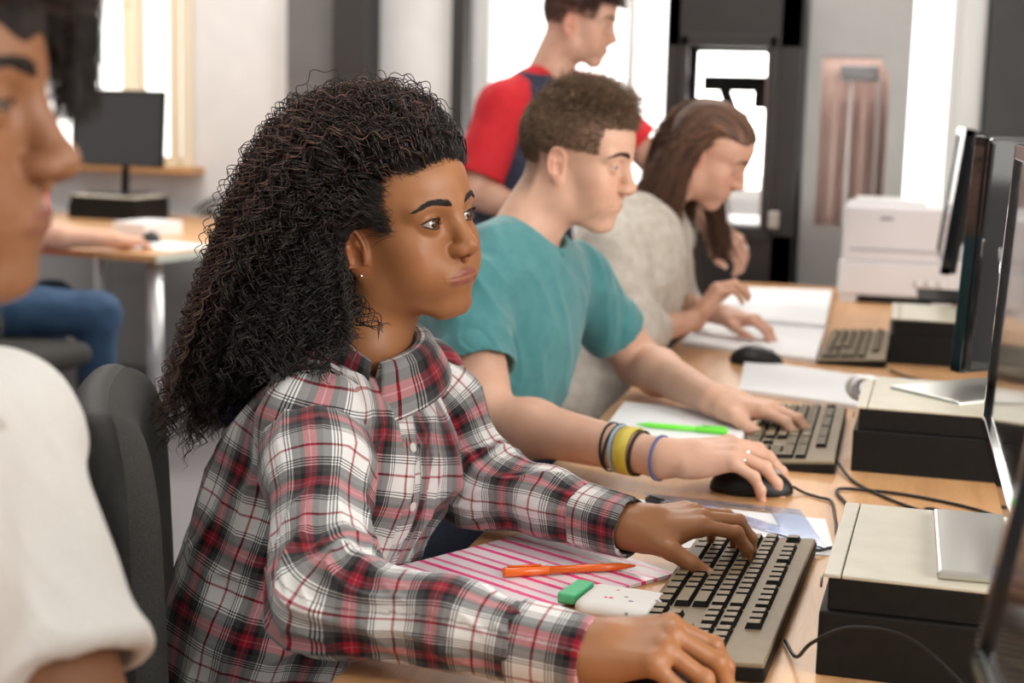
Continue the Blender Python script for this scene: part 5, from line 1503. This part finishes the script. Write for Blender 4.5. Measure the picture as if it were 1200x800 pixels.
def tshirt(root, S, name, mat, slv=.55, h=.0036, th=.010, neck=(.062, .075), amp=1.0, rt=None, mat2=None, longs=False, rib=None, cut=None, bulk=1.0, low=None):
    nb, pv, shr, shl = S['nb'], S['pelvis'], S['shr'], S['shl']
    up = nb - pv; H = np.linalg.norm(up); up /= H
    side = shl - shr; side /= np.linalg.norm(side); fwd = np.cross(side, up); fwd /= np.linalg.norm(fwd); side = np.cross(up, fwd)
    Rc = np.stack([fwd, side, up], 1)
    W = np.linalg.norm(shl - shr)
    cen = (shr + shl) / 2
    chest = cen * .0 + nb - up * (.15) + fwd * .005
    def sleeve_seg(sh, el): return sh, sh + (el - sh) * slv
    def torso(P):
        d = ell(P, chest, (.108 * bulk, W * .50, .17), Rc)
        d = smin(d, ell(P, nb - up * (H * .55), (.108 * bulk, W * .46, .20), Rc), .08)
        d = smin(d, ell(P, pv + up * .03, (.120 * bulk, W * .50, .15), Rc), .06)
        a = nb - up * .028
        sr = .78 if mat2 else 1.0
        d = smin(d, cap(P, a, shr, .040 * sr, .056 * bulk * sr), .05)
        d = smin(d, cap(P, a, shl, .040 * sr, .056 * bulk * sr), .05)
        d = ssub(d, cap(P, nb - up * .012 + fwd * .012, nb + up * .07 + fwd * .02, neck[0], neck[1]), .004)
        return d
    def body(P):
        d = torso(P)
        if not mat2:
            for sh, el in ((shr, S['elr']), (shl, S['ell'])):
                d = smin(d, cuffed(P, sh, el), .022)
        return d
    def cuffed(P, sh, el):
        a, b = sleeve_seg(sh, el); ax = (el - sh) / np.linalg.norm(el - sh)
        r0, r1 = .058 * bulk, (.062 if not longs else .050) * bulk
        if longs:
            wr = S['wrr'] if sh is shr else S['wrl']; ax2 = (wr - el) / np.linalg.norm(wr - el); e2 = el + (wr - el) * longs
            d = cap(P, sh, el, r0, .050 * bulk); d = smin(d, cap(P, el, e2, .049 * bulk, .040 * bulk), .03)
            d = smax(d, (P - e2.astype(P.dtype)) @ ax2.astype(P.dtype), .003)
            d = np.where((P - e2.astype(P.dtype)) @ ax2.astype(P.dtype) > -.012, ssub(d, cap(P, e2 - ax2 * .02, e2 + ax2 * .04, .034), .002), d)
            return d
        d = cap(P, sh, b + ax * .03, r0, r1)
        if mat2: d = smin(d, cap(P, nb + (sh - nb) * .26 - up * .008, sh, .052, r0), .03)
        d = smax(d, (P - b.astype(P.dtype)) @ ax.astype(P.dtype), .003)
        t = (P - b.astype(P.dtype)) @ ax.astype(P.dtype)
        inner = cap(P, b - ax * .03, b + ax * .05, r1 - th)
        return ssub(d, inner, .002)
    lo = np.minimum.reduce([nb, pv, shr, shl, S['elr'], S['ell']] + ([S['wrr'], S['wrl']] if longs else [])) - .13; hi = np.maximum.reduce([nb, pv, shr, shl, S['elr'], S['ell']] + ([S['wrr'], S['wrl']] if longs else [])) + .13
    def hemmed(fn):
        def g(P):
            d = fn(P)
            return smax(d, -((P - (pv - up * (.10 if low is None else low)).astype(P.dtype)) @ up.astype(P.dtype)), .01)
        return g
    V, F = sdf_mesh(hemmed(body), lo, hi, h)
    N = normals(V, F)
    L = (V - nb) @ Rc
    ridg = lambda f, s: (1 - np.abs(vnoise(np.stack([V @ Rc[:, 0] * 7 * f, V @ Rc[:, 1] * 9 * f + .6 * L[:, 2] * 9 * f, V @ Rc[:, 2] * 4.5 * f], 1) + s, 1.0))) ** 2 - .45
    rn = np.clip((np.linalg.norm((L + V3(0, 0, .01)) * V3(1, 1, .6), axis=1) - .07) / .06, 0, 1)
    V = V + N * ((ridg(1, 3.) * .012 + ridg(2.3, 8.) * .005) * amp * rn)[:, None]
    o = link(name, mesh_np(name, V, F), mat, root)
    if mat2:
        for sh, el in ((shr, S['elr']), (shl, S['ell'])):
            sh2 = sh + (nb - sh) * .12
            V, F = sdf_mesh(lambda P: cuffed(P, sh, el) - .004, np.minimum(sh, el) - .12, np.maximum(sh, el) + .12, h)
            V = V + normals(V, F) * (vnoise(V, 16) * .004)[:, None]
            link('sleeve', mesh_np('sleeve', V, F), mat2, root)
    # rib at the neck
    if rib:
        pts = []
        c0 = nb - up * .012 + fwd * .012
        for k in range(40):
            a = 2 * PI * k / 40
            d0 = fwd * math.cos(a) * 1.0 + side * math.sin(a)
            pts.append(c0 + d0 * neck[0] * 1.10 - up * (.004 + .016 * (math.cos(a) * .5 + .5)))
        Pn, Nn = surf_pts(torso, np.array(pts), 14)
        G = np.zeros((40, 7, 3))
        for k in range(40):
            for j in range(7):
                a = j / 6 * PI * 1.2 - .3
                G[k, j] = Pn[k] + Nn[k] * .0032 * math.sin(a) + up * .0065 * math.cos(a) + (Pn[k] - c0) * .0
        Vv, F = grid_mesh(G, closed_u=True)
        oo = link('neck_rib', mesh_np('neck_rib', Vv, F), rib, root)
        so = oo.modifiers.new('s', 'SOLIDIFY'); so.thickness = .002
    return o

def short_hair(root, S, mat, n=7000, region=None, length=None, dirn=None, rad=.0005, curl=.0, seed=3, npt=6, name='hair'):
    q = S['q']; o, R, sc = S['o'], S['R'], S['sc']; r = np.random.default_rng(seed)
    f = lambda P: head_sdf(P, q)
    v = r.normal(size=(n * 4, 3)); v /= np.linalg.norm(v, axis=1)[:, None]
    p = V3(-.005, 0, .028) + v * V3(.095, .075, .088)
    p = p[region(p, r)][:n]
    Q, N = surf_pts(f, p, 6); n = len(Q)
    ln = length(Q, r)[:, None, None]
    D = dirn(Q, N, r); D /= np.linalg.norm(D, axis=1)[:, None]
    k = np.linspace(0, 1, npt)[None, :, None]
    T = np.cross(N, D); ph = r.random((n, 1, 1)) * 6.28
    cl = curl * (np.sin(ph + k * 7) * T[:, None] + np.cos(ph + k * 7) * N[:, None]) * np.minimum(k * 3, 1)
    B = Q[:, None] + N[:, None] * ln * (.55 * k) * (1 - .35 * k) + D[:, None] * ln * (k ** 1.3) * .75 + cl
    pr = np.linspace(1, .25, npt) * rad
    return strands(name, (B * sc) @ R.T + o, pr * sc, mat, root, vary=r.random(n))
def hair_cap(root, S, mat, prim, h=.0026, noise=.004, name='hair_base'):
    q = S['q']; o, R, sc = S['o'], S['R'], S['sc']
    def f(P):
        L = ((P - o.astype(P.dtype)) @ R.astype(P.dtype)) / sc
        return prim(L) * sc + noise * vnoise(P, 55)
    V, F = sdf_mesh(f, o - V3(.17, .17, .17), o + V3(.17, .17, .18), h, proj=1)
    me = mesh_np(name, V, F); L = ((V - o) @ R) / sc; set_attr(me, 'vary', np.clip(.45 + .5 * vnoise(L * V3(18, 170, 60), 1.0), 0, 1))
    return link(name, me, mat, root)

def people_mats():
    skin_mat('pale_skin', (.66, .40, .29), (.60, .26, .22), (.74, .50, .42), (.16, .095, .06))
    skin_mat('pale_skin_warm', (.64, .37, .27), (.55, .22, .19), (.72, .48, .40), (.10, .045, .025))
    skin_mat('tan_skin', (.255, .115, .055), (.20, .070, .052), (.46, .26, .18), (.02, .012, .01))  # shade on the nearest person is put into this darker skin colour
    M['eye_grey'] = eye_mat('eye_grey', (.16, .17, .15))
    M['brow_brown'] = pmat('brow_brown', (.07, .040, .024), .6)
    def hm(name, a, b, c, rough=.45):
        m = pmat(name, a, rough, spec=.45); g = NT(m); at = g.n('ShaderNodeAttribute', attribute_name='vary')
        g.to(g.ramp(at.outputs['Fac'], [(0, a), (.6, b), (1, c)]), 'Base Color'); M[name] = m
    hm('hair_brown', (.105, .064, .040), (.21, .13, .080), (.42, .28, .175), .6)
    hm('hair_long', (.050, .023, .014), (.12, .054, .030), (.28, .13, .065), .5)
    hm('hair_black_mat', (.010, .007, .006), (.016, .011, .009), (.03, .02, .015), .9)
    hm('hair_long_mat', (.045, .021, .013), (.12, .055, .030), (.25, .12, .06), .6)
    hm('hair_auburn', (.035, .014, .010), (.075, .028, .018), (.14, .055, .035))
    M['teal'] = noisy('teal_jersey', (.040, .190, .205), (.060, .230, .245), 50, .85, sheen=.3)
    M['white_knit'] = noisy('white_knit', (.64, .63, .60), (.70, .69, .66), 400, .85, bump=.4, bdist=.001)
    M['beige_knit'] = noisy('beige_knit', (.47, .42, .36), (.62, .57, .51), 45, .95, bump=.4, bdist=.002)
    M['red_jersey'] = noisy('red_jersey', (.58, .012, .022), (.66, .02, .03), 40, .85)
    M['navy_jersey'] = noisy('navy_jersey', (.022, .026, .055), (.035, .04, .075), 40, .85)
    M['blue_denim'] = noisy('blue_denim', (.02, .055, .12), (.035, .085, .17), 90, .85)
    M['yellow_band'] = noisy('yellow_band', (.62, .50, .05), (.72, .60, .10), 60, .5)
    M['blue_band'] = pmat('blue_band', (.12, .15, .32), .7)
    M['pale_blue_band'] = pmat('pale_blue_band', (.35, .50, .60), .7)
    M['dark_band'] = pmat('dark_cord', (.02, .018, .02), .8)

def ring_band(root, name, c, ax, r, w, t, mat, label=None, wob=0.0):
    """a loose band around a limb: radius r, width w along the limb, thickness t"""
    ax = np.array(ax, float); ax /= np.linalg.norm(ax)
    u = np.cross(ax, V3(0, 0, 1)); u /= np.linalg.norm(u); v = np.cross(ax, u)
    n = 40; prof = [(r, -w / 2), (r + t, -w / 2 + t * .3), (r + t, w / 2 - t * .3), (r, w / 2)]
    G = np.zeros((n, 5, 3))
    for i in range(n):
        a = 2 * PI * i / n
        for j, (rr, z) in enumerate(prof + prof[:1]):
            G[i, j] = np.array(c) + (u * math.cos(a) + v * math.sin(a)) * rr * (1 + .03 * math.sin(2 * a)) + ax * (z + wob * math.sin(a))
    V, F = grid_mesh(G, True); o = link(name, mesh_np(name, V, F), mat, root)
    if label: o['label'] = label
    return o

def build_teal():
    S = dict(hh=.0014, o=V3(-.532, 2.529, 1.188), R=rot(-6, 12, 2), sc=1.0, nb=V3(-.605, 2.500, 1.058), shr=V3(-.660, 2.325, .968), shl=V3(-.545, 2.660, .965),
             elr=V3(-.590, 2.215, .797), wrr=V3(-.300, 2.066, .790), ell=V3(-.455, 2.800, .800), wrl=V3(-.285, 2.562, .785), pelvis=V3(-.720, 2.400, .560),
             q=dict(w=.96, nose=.95, lips=.85, jaw=1.0, open=.7, cheek=.6, chin=.003, blush=.55, ear=.9, earz=-.014), skin=SKIN['pale_skin'], neck=.053,
             knees=[(V3(-.30, 2.38, .52), V3(-.34, 2.36, .09)), (V3(-.29, 2.62, .52), V3(-.33, 2.64, .09))])
    S['scalp'] = lambda L: .7 * np.maximum(np.clip((L[:, 2] - .000 - np.clip((L[:, 0] + .02) * .9, 0, .2)) / .02 * .5 + .5, 0, 1) * np.clip((.060 - L[:, 0]) / .01, 0, 1), np.clip((-.035 - L[:, 0]) / .01, 0, 1) * np.clip((L[:, 2] + .085) / .03, 0, 1))
    hr = frame(V3(.93, .30, .10), V3(-.05, -.20, 1)); hl = frame(V3(.92, -.30, -.04), V3(.05, .05, 1))
    S['hr'] = (hr, [(20, 26, 14, 8), (24, 28, 16, 0), (28, 30, 18, -9), (34, 32, 20, -18)], [(.045, .050, -.022), (.072, .058, -.036), (.094, .052, -.046)])
    S['hs'] = 1.06
    S['hl'] = (hl, [(14, 30, 20, 8), (10, 32, 22, 2), (14, 32, 22, -4), (18, 34, 22, -12)], [(.050, .046, -.014), (.078, .050, -.028), (.098, .046, -.034)])
    root, hp = build_person('person with short brown hair in a teal T-shirt, bracelets on one wrist', None, S)
    tshirt(root, S, 'teal_shirt', M['teal'], slv=.62, neck=(.056, .066), rib=M['teal'], amp=1.1)
    def reg(p, r):
        ay = np.abs(p[:, 1]); front = .092 - .30 * ay
        line = np.where(p[:, 0] > -.01, .034 + .10 * (p[:, 0]), np.where(p[:, 0] > -.045, -.0, -.085))
        side = (p[:, 2] < .075) & (p[:, 0] > -.012)
        ok = np.where(p[:, 2] > .062, p[:, 0] < front, np.where(p[:, 0] > -.012, (p[:, 0] < .055) & (p[:, 2] > .018), p[:, 2] > line))
        return ok
    top = lambda Q: np.clip((Q[:, 2] - .060) / .035, 0, 1)
    short_hair(root, S, M['hair_brown'], 17000, reg, lambda Q, r: (.0035 + .034 * top(Q)) * (.6 + .6 * r.random(len(Q))),
               lambda Q, N, r: np.stack([.25 + .5 * top(Q) + .35 * r.normal(size=len(Q)), .35 * r.normal(size=len(Q)), -.75 + 1.1 * top(Q)], 1), rad=.00050, curl=.0042)
    hair_cap(root, S, M['hair_brown'], lambda L: smax(ell(L, (-.004, 0, .048), (.090, .070, .070)), -(L[:, 2] - .085), .012) , noise=.006)
    # bracelets and rings
    ax = S['wrr'] - S['elr']; ax /= np.linalg.norm(ax); w = S['wrr']
    for d, r_, wd, t, m, lb, wob in ((-.085, .0330, .004, .0018, 'dark_band', 'black cord bracelet', .004), (-.078, .0330, .004, .0018, 'dark_band', 'black cord bracelet', -.003), (-.069, .0325, .006, .0016, 'pale_blue_band', 'pale blue cord bracelet', .003),
                                 (-.052, .0320, .022, .0018, 'yellow_band', 'wide yellow wristband', .002), (-.036, .0305, .005, .0018, 'dark_band', 'dark cord bracelet', .0), (.0, .0295, .005, .0022, 'blue_band', 'blue hair-tie bracelet', .002)):
        ring_band(root, 'bracelet', w + ax * d, ax + V3(0, .12, 0), r_, wd, t, M[m], lb, wob)
    J = hand_joints(S['hr'][1], S['hr'][2], 1); Rh = S['hr'][0]; ho = w + Rh[:, 0] * .010
    for fi, ff in ((1, .50), (2, .45)):
        a, b = J[fi][0][0], J[fi][0][1]; c = a + (b - a) * ff
        ring_band(root, 'ring', ho + Rh @ c * .98, Rh @ (b - a), .0096, .0048, .0014, M['chrome'], 'silver finger ring')

def build_brown():
    S = dict(o=V3(-.420, 3.424, 1.180), R=rot(0, 30, 2), sc=.96, nb=V3(-.525, 3.366, 1.060), shr=V3(-.590, 3.215, .985), shl=V3(-.505, 3.530, .985),
             elr=V3(-.530, 3.150, .800), wrr=V3(-.425, 3.345, .810), ell=V3(-.520, 3.66, .800), wrl=V3(-.395, 3.56, .80), pelvis=V3(-.700, 3.270, .560),
             q=dict(w=.98, nose=.9, lips=1.0, open=.55, cheek=1.0, blush=.7), skin=SKIN['pale_skin_warm'], neck=.047, ra=(.043, .036, .033, .022), hs=.9,
             knees=[(V3(-.30, 3.22, .50), V3(-.33, 3.2, .09)), (V3(-.30, 3.45, .50), V3(-.33, 3.47, .09))], hh=.0024, ah=.0024)
    S['hr'] = (frame(V3(.45, .25, .70), V3(-.7, -.2, .6)), fist_pose(.7)); S['hl'] = (frame(V3(.9, -.2, -.05), V3(0, 0, 1)), REST)
    S['trm'] = 'denim'
    root, hp = build_person('person with long straight brown hair in a beige cardigan, head bowed', None, S)
    tshirt(root, S, 'cardigan', M['beige_knit'], slv=.9, neck=(.056, .075), longs=.42, h=.0045, amp=1.2, bulk=1.12)
    # long hair: falls from a parting down both sides of the face and the back
    o, R, sc = S['o'], S['R'], S['sc']; r = np.random.default_rng(9)
    f = lambda P: head_sdf(P, S['q'])
    n = 6500
    v = r.normal(size=(n * 4, 3)); v /= np.linalg.norm(v, axis=1)[:, None]
    p = V3(-.005, 0, .028) + v * V3(.096, .076, .090); ay = np.abs(p[:, 1])
    ok = np.where(p[:, 2] > .055, p[:, 0] < .080 - .2 * ay, (p[:, 0] < -.018) & (p[:, 2] > -.04)); p = p[ok][:n]; n = len(p)
    Q, N = surf_pts(f, p, 6); W0 = (Q * sc) @ R.T + o; NW = N @ R.T
    sd = np.sign(Q[:, 1] + r.normal(size=n) * .006)
    frt = np.clip((Q[:, 0] + .02) / .09, 0, 1)
    # a lock swept in front of the ear on the far side, the rest behind
    P1 = W0 + NW * .014 + (R @ V3(-.045, 0, 0)) + (R @ V3(-.05, 0, .01)) * (frt * (sd < 0))[:, None] + np.stack([0 * sd, sd * .020, .004 + 0 * sd], 1)
    fwdlock = (r.random(n) < .22) & (sd > 0)
    nearside = (sd < 0)[:, None]
    ctl = np.stack([-.036 - .02 * r.random(n), -.084 - .004 * r.random(n), .030 + .03 * r.random(n)], 1)
    P1 = np.where(nearside, (ctl * sc) @ R.T + o, P1)
    tx = np.where(fwdlock, -.015 + .030 * r.random(n), -.115 - .10 * r.random(n) ** 1.2 + .05 * frt)
    ty = sd * (.060 + .035 * r.random(n)); ty = np.where(sd < 0, ty * .9 - .01, ty)
    P2 = np.stack([o[0] + tx * .75 - .01, o[1] + ty * 1.15, o[2] - .05 + .02 * r.normal(size=n)], 1)
    P3 = np.stack([o[0] + tx * 1.0 + .012 * r.normal(size=n) + .03, o[1] + ty * 1.25 - .015, np.where(fwdlock, o[2] - .20 - .05 * r.random(n), o[2] - .24 - .12 * r.random(n))], 1)
    t = np.linspace(0, 1, 22)[None, :, None]
    B = (1 - t) ** 3 * W0[:, None] + 3 * (1 - t) ** 2 * t * P1[:, None] + 3 * (1 - t) * t * t * P2[:, None] + t ** 3 * P3[:, None]
    ph = np.round(r.random((n, 1, 1)) * 9)
    B = B + .0035 * np.sin(t * 9 + ph) * np.array([1, .5, 0])
    strands('hair', B, np.linspace(1, .4, 22) * .0011, M['hair_long'], root, vary=np.clip(.5 + .3 * r.normal(size=n), 0, 1))
    def capf(L):
        ay = np.abs(L[:, 1])
        hl = np.minimum(np.maximum(.060 - L[:, 2], L[:, 0] - .086 + .25 * ay), L[:, 0] + .024)
        return smax(head_sdf(L, S['q']) - .0045, hl, .004)
    hair_cap(root, S, M['hair_long_mat'], capf, noise=.001)

def build_stand():
    S = dict(o=V3(-.862, 4.090, 1.500), R=rot(2, 13, 0), sc=1.0, nb=V3(-.935, 4.070, 1.350), shr=V3(-1.020, 3.915, 1.262), shl=V3(-.845, 4.240, 1.290),
             elr=V3(-1.075, 3.850, 1.040), wrr=V3(-.880, 3.800, 1.000), ell=V3(-.690, 4.270, 1.140), wrl=V3(-.500, 4.160, .960), pelvis=V3(-1.010, 4.060, .860),
             q=dict(w=.97, nose=.95, lips=.85, open=.7, cheek=.8, blush=.8), skin=SKIN['pale_skin_warm'], neck=.055, browm='brow_brown', ra=(.047, .040, .036, .024),
             knees=[(V3(-.98, 3.97, .47), V3(-1.0, 3.95, .09)), (V3(-.95, 4.17, .47), V3(-.98, 4.18, .09))], hh=.0024, ah=.0024)
    S['scalp'] = lambda L: np.clip((L[:, 2] - .02) / .02, 0, 1) * (L[:, 0] < .06) * .8
    S['hr'] = (frame(V3(1, .1, 0), V3(0, -.3, 1)), REST); S['hl'] = (frame(V3(.8, -.3, -.45), V3(-.4, -.2, .8)), fist_pose(.7))
    root, hp = build_person('standing person with auburn hair in a navy and red raglan T-shirt, looking down', None, S)
    tshirt(root, S, 'raglan_shirt', M['navy_jersey'], slv=.80, neck=(.058, .070), rib=M['red_jersey'], mat2=M['red_jersey'], h=.0050, bulk=1.02)
    # raglan wedges run from the sleeves up to the neck
    def reg(p, r):
        ay = np.abs(p[:, 1])
        return np.where(p[:, 2] > .058, p[:, 0] < .094 - .25 * ay, np.where(p[:, 0] > -.012, (p[:, 0] < .052) & (p[:, 2] > .012), p[:, 2] > -.055))
    top = lambda Q: np.clip((Q[:, 2] - .03) / .05, 0, 1)
    short_hair(root, S, M['hair_auburn'], 6500, reg, lambda Q, r: (.012 + .034 * top(Q)) * (.7 + .4 * r.random(len(Q))),
               lambda Q, N, r: np.stack([.7 * top(Q) + .2 + .2 * r.normal(size=len(Q)), .2 * r.normal(size=len(Q)), -.9 + .7 * top(Q)], 1), rad=.0011, curl=.001)
    hair_cap(root, S, M['hair_auburn'], lambda L: smax(ell(L, (-.006, 0, .044), (.094, .077, .082)), -(L[:, 2] - .028), .012), noise=.003)
    c = S['wrl'] + S['hl'][0] @ V3(.10, .02, -.03)
    mb = MB(); mb.lathe([(.0001, -.014), (.018, -.014), (.021, -.008), (.021, .008), (.018, .014), (.0001, .014)], tuple(c), 20, axis=(.4, -1, .3))
    tag(mb.build('filament_spool', M['cream']), 'small round white part held in the hand beside the charcoal cabinet', 'part')

def build_front():
    S = dict(o=V3(-.548, .742, 1.258), R=rot(14, 0, 0), sc=.94, nb=V3(-.585, .735, 1.105), shr=V3(-.600, .560, 1.035), shl=V3(-.590, .895, 1.030),
             elr=V3(-.500, .470, .800), wrr=V3(-.260, .520, .790), ell=V3(-.462, .800, .830), wrl=V3(-.230, .760, .795), pelvis=V3(-.680, .690, .580),
             q=dict(w=1.0, nose=1.02, lips=1.05, open=.50, cheek=.9, blush=.3), skin=SKIN['tan_skin'], neck=.060, browm='brow_black', eye='eye_brown', gaze=(-34, 14), brh=.0085, brn=600,
             knees=[(V3(-.28, .62, .50), V3(-.32, .60, .09)), (V3(-.28, .84, .50), V3(-.32, .86, .09))], hh=.0018)
    S['hr'] = (frame(V3(1, .1, -.02), V3(0, 0, 1)), REST); S['hl'] = (frame(V3(1, 0, -.02), V3(0, 0, 1)), REST)
    root, hp = build_person('person in a white knit polo shirt, dark hair, face in profile', None, S)
    tshirt(root, S, 'white_shirt', M['white_knit'], slv=.66, neck=(.058, .070), rib=None, h=.0036, bulk=1.08, amp=.8)
    G = np.zeros((50, 8, 3)); up = V3(.10, 0, 1); up /= np.linalg.norm(up)
    for i in range(50):
        a = math.radians(25 + 310 * i / 49)
        for j in range(8):
            v = j / 7; G[i, j] = S['nb'] + V3(.006, 0, -.012) + up * (.026 * min(v / .25, 1) - .048 * max(v - .25, 0) / .75) + V3(math.cos(a), math.sin(a), 0) * (.063 + .030 * max(v - .25, 0) / .75)
    V, F = grid_mesh(G); oo = link('collar', mesh_np('collar', V, F), M['white_knit'], root); so = oo.modifiers.new('s', 'SOLIDIFY'); so.thickness = .003
    def reg(p, r):
        ay = np.abs(p[:, 1])
        return np.where(p[:, 2] > .058, p[:, 0] < .098 - .15 * ay, np.where(p[:, 0] > -.012, (p[:, 0] < .060) & (p[:, 2] > .010), p[:, 2] > -.055))
    top = lambda Q: np.clip((Q[:, 2] - .03) / .05, 0, 1)
    short_hair(root, S, M['hair_black'], 6500, reg, lambda Q, r: (.020 + .045 * top(Q)) * (.7 + .5 * r.random(len(Q))),
               lambda Q, N, r: np.stack([.85 * top(Q) + .1 + .35 * r.normal(size=len(Q)), .45 * r.normal(size=len(Q)), -.6 + .5 * top(Q)], 1), rad=.0008, curl=.0035)
    # fringe combed forward over the far temple
    r = np.random.default_rng(4); n = 1500
    L0 = np.stack([.045 + .035 * r.random(n), -.045 + .095 * r.random(n), .075 + .02 * r.random(n)], 1)
    Q, N = surf_pts(lambda P: head_sdf(P, S['q']), L0, 8)
    u = r.random(n)[:, None]; t = np.linspace(0, 1, 14)[None, :, None]
    P1 = Q + N * .026 + V3(.014, .012, .016); P3 = np.stack([.086 + .022 * r.random(n), .030 + .060 * r.random(n), .060 - .072 * r.random(n)], 1); P2 = (P1 + P3) / 2 + V3(.014, .010, .012)
    B = (1 - t) ** 3 * Q[:, None] + 3 * (1 - t) ** 2 * t * P1[:, None] + 3 * (1 - t) * t * t * P2[:, None] + t ** 3 * P3[:, None]
    B = B + .003 * np.sin(t * 14 + r.random((n, 1, 1)) * 6) * np.array([.5, 1, .5])
    strands('hair', (B * S['sc']) @ S['R'].T + S['o'], np.linspace(1, .3, 14) * .0009, M['hair_black'], root, vary=r.random(n) * .5)
    lashes(root, S['o'], S['R'], S['sc'], S['q'], M['brow_black'])
    hair_cap(root, S, M['hair_black_mat'], lambda L: smax(ell(L, (-.002, 0, .050), (.100, .082, .082)), -(L[:, 2] - .034), .012), noise=.006)

def build_back():
    S = dict(o=V3(-3.05, 4.85, 1.20), R=rot(75, 15, 0), sc=1.0, nb=V3(-3.05, 4.72, 1.05), shr=V3(-2.88, 4.66, .97), shl=V3(-3.22, 4.66, .97),
             elr=V3(-2.80, 4.58, .800), wrr=V3(-2.615, 4.78, .775), ell=V3(-3.28, 4.80, .80), wrl=V3(-3.0, 4.95, .78), pelvis=V3(-2.95, 4.40, .56),
             q=dict(w=1.0), skin=SKIN['pale_skin_warm'], neck=.055, knees=[(V3(-2.52, 4.50, .56), V3(-2.60, 4.60, .09)), (V3(-2.95, 4.95, .53), V3(-3.0, 4.9, .09))], hh=.004, ah=.003, trm='blue_denim')
    S['hr'] = (frame(V3(.55, .75, -.05), V3(0, 0, 1)), REST); S['hl'] = (frame(V3(.9, .2, -.02), V3(0, 0, 1)), REST)
    root, hp = build_person('seated person in blue jeans at the side desk, forearm on the desk', None, S)
    tshirt(root, S, 'shirt', M['red_jersey'], slv=.6, h=.008)
    hair_cap(root, S, M['hair_auburn'], lambda L: smax(ell(L, (-.006, 0, .044), (.094, .077, .082)), -(L[:, 2] - .028), .012), noise=.003, h=.005)
def light_area(name, loc, target, size, power, color=(1, 1, 1)):
    ld = bpy.data.lights.new(name, 'AREA'); ld.shape = 'RECTANGLE'; ld.size, ld.size_y = size
    ld.energy = power; ld.color = color
    o = bpy.data.objects.new(name, ld); COL.objects.link(o)
    o.location = loc
    o.rotation_euler = (Vector(target) - Vector(loc)).to_track_quat('-Z', 'Y').to_euler()
    return o
def build_light():
    w = bpy.data.worlds.new('world'); bpy.context.scene.world = w; w.use_nodes = True
    w.node_tree.nodes['Background'].inputs[0].default_value = (1, .965, .91, 1)
    w.node_tree.nodes['Background'].inputs[1].default_value = 3.2
    # added key lamp beside the unseen right wall, aimed at the girl
    light_area('window_light', (2.5, .2, 2.1), (-.6, 1.9, 1.0), (2.4, 1.4), 80, (1, .97, .93))
    # fill lamps added below the unseen ceiling
    for x, y, pw in ((-.9, .0, 13), (-.9, 2.2, 18), (-2.9, 5.0, 46), (-.6, 4.9, 30)):
        light_area('ceiling_light', (x, y, 2.86), (x, y, 0), (1.2, .6), pw, (1, .96, .90))
    light_area('cabinet_lamp', (-.155, 5.14, 1.60), (-.155, 5.14, 0), (.2, .05), .8, (1, .93, .88))  # lamp added to brighten the grey cabinet's interior
    light_area('back_window_light', (-1.0, 6.5, 1.75), (-1.0, 0, 1.0), (1.7, 1.5), 40, (1, .95, .88))
BUILD = None
PEOPLE = {'girl', 'teal', 'brown', 'stand', 'front', 'back'}
STEPS = dict(room=build_room, desk=build_desk, elec=build_electronics, props=build_props, corner=build_corner, chairs=build_chairs, girl=build_girl, teal=build_teal, brown=build_brown, stand=build_stand, front=build_front, back=build_back)
def main():
    make_camera(); mats(); build_light()
    for k, fn in STEPS.items():
        if BUILD is None or k in BUILD:
            WORLD[0] = k in PEOPLE
            fn()
    sc = bpy.context.scene
    sc.view_settings.view_transform = 'Standard'; sc.view_settings.look = 'None'
    sc.view_settings.gamma = 1.0; sc.view_settings.use_curve_mapping = False
    sc.view_settings.exposure = 0.0
main()
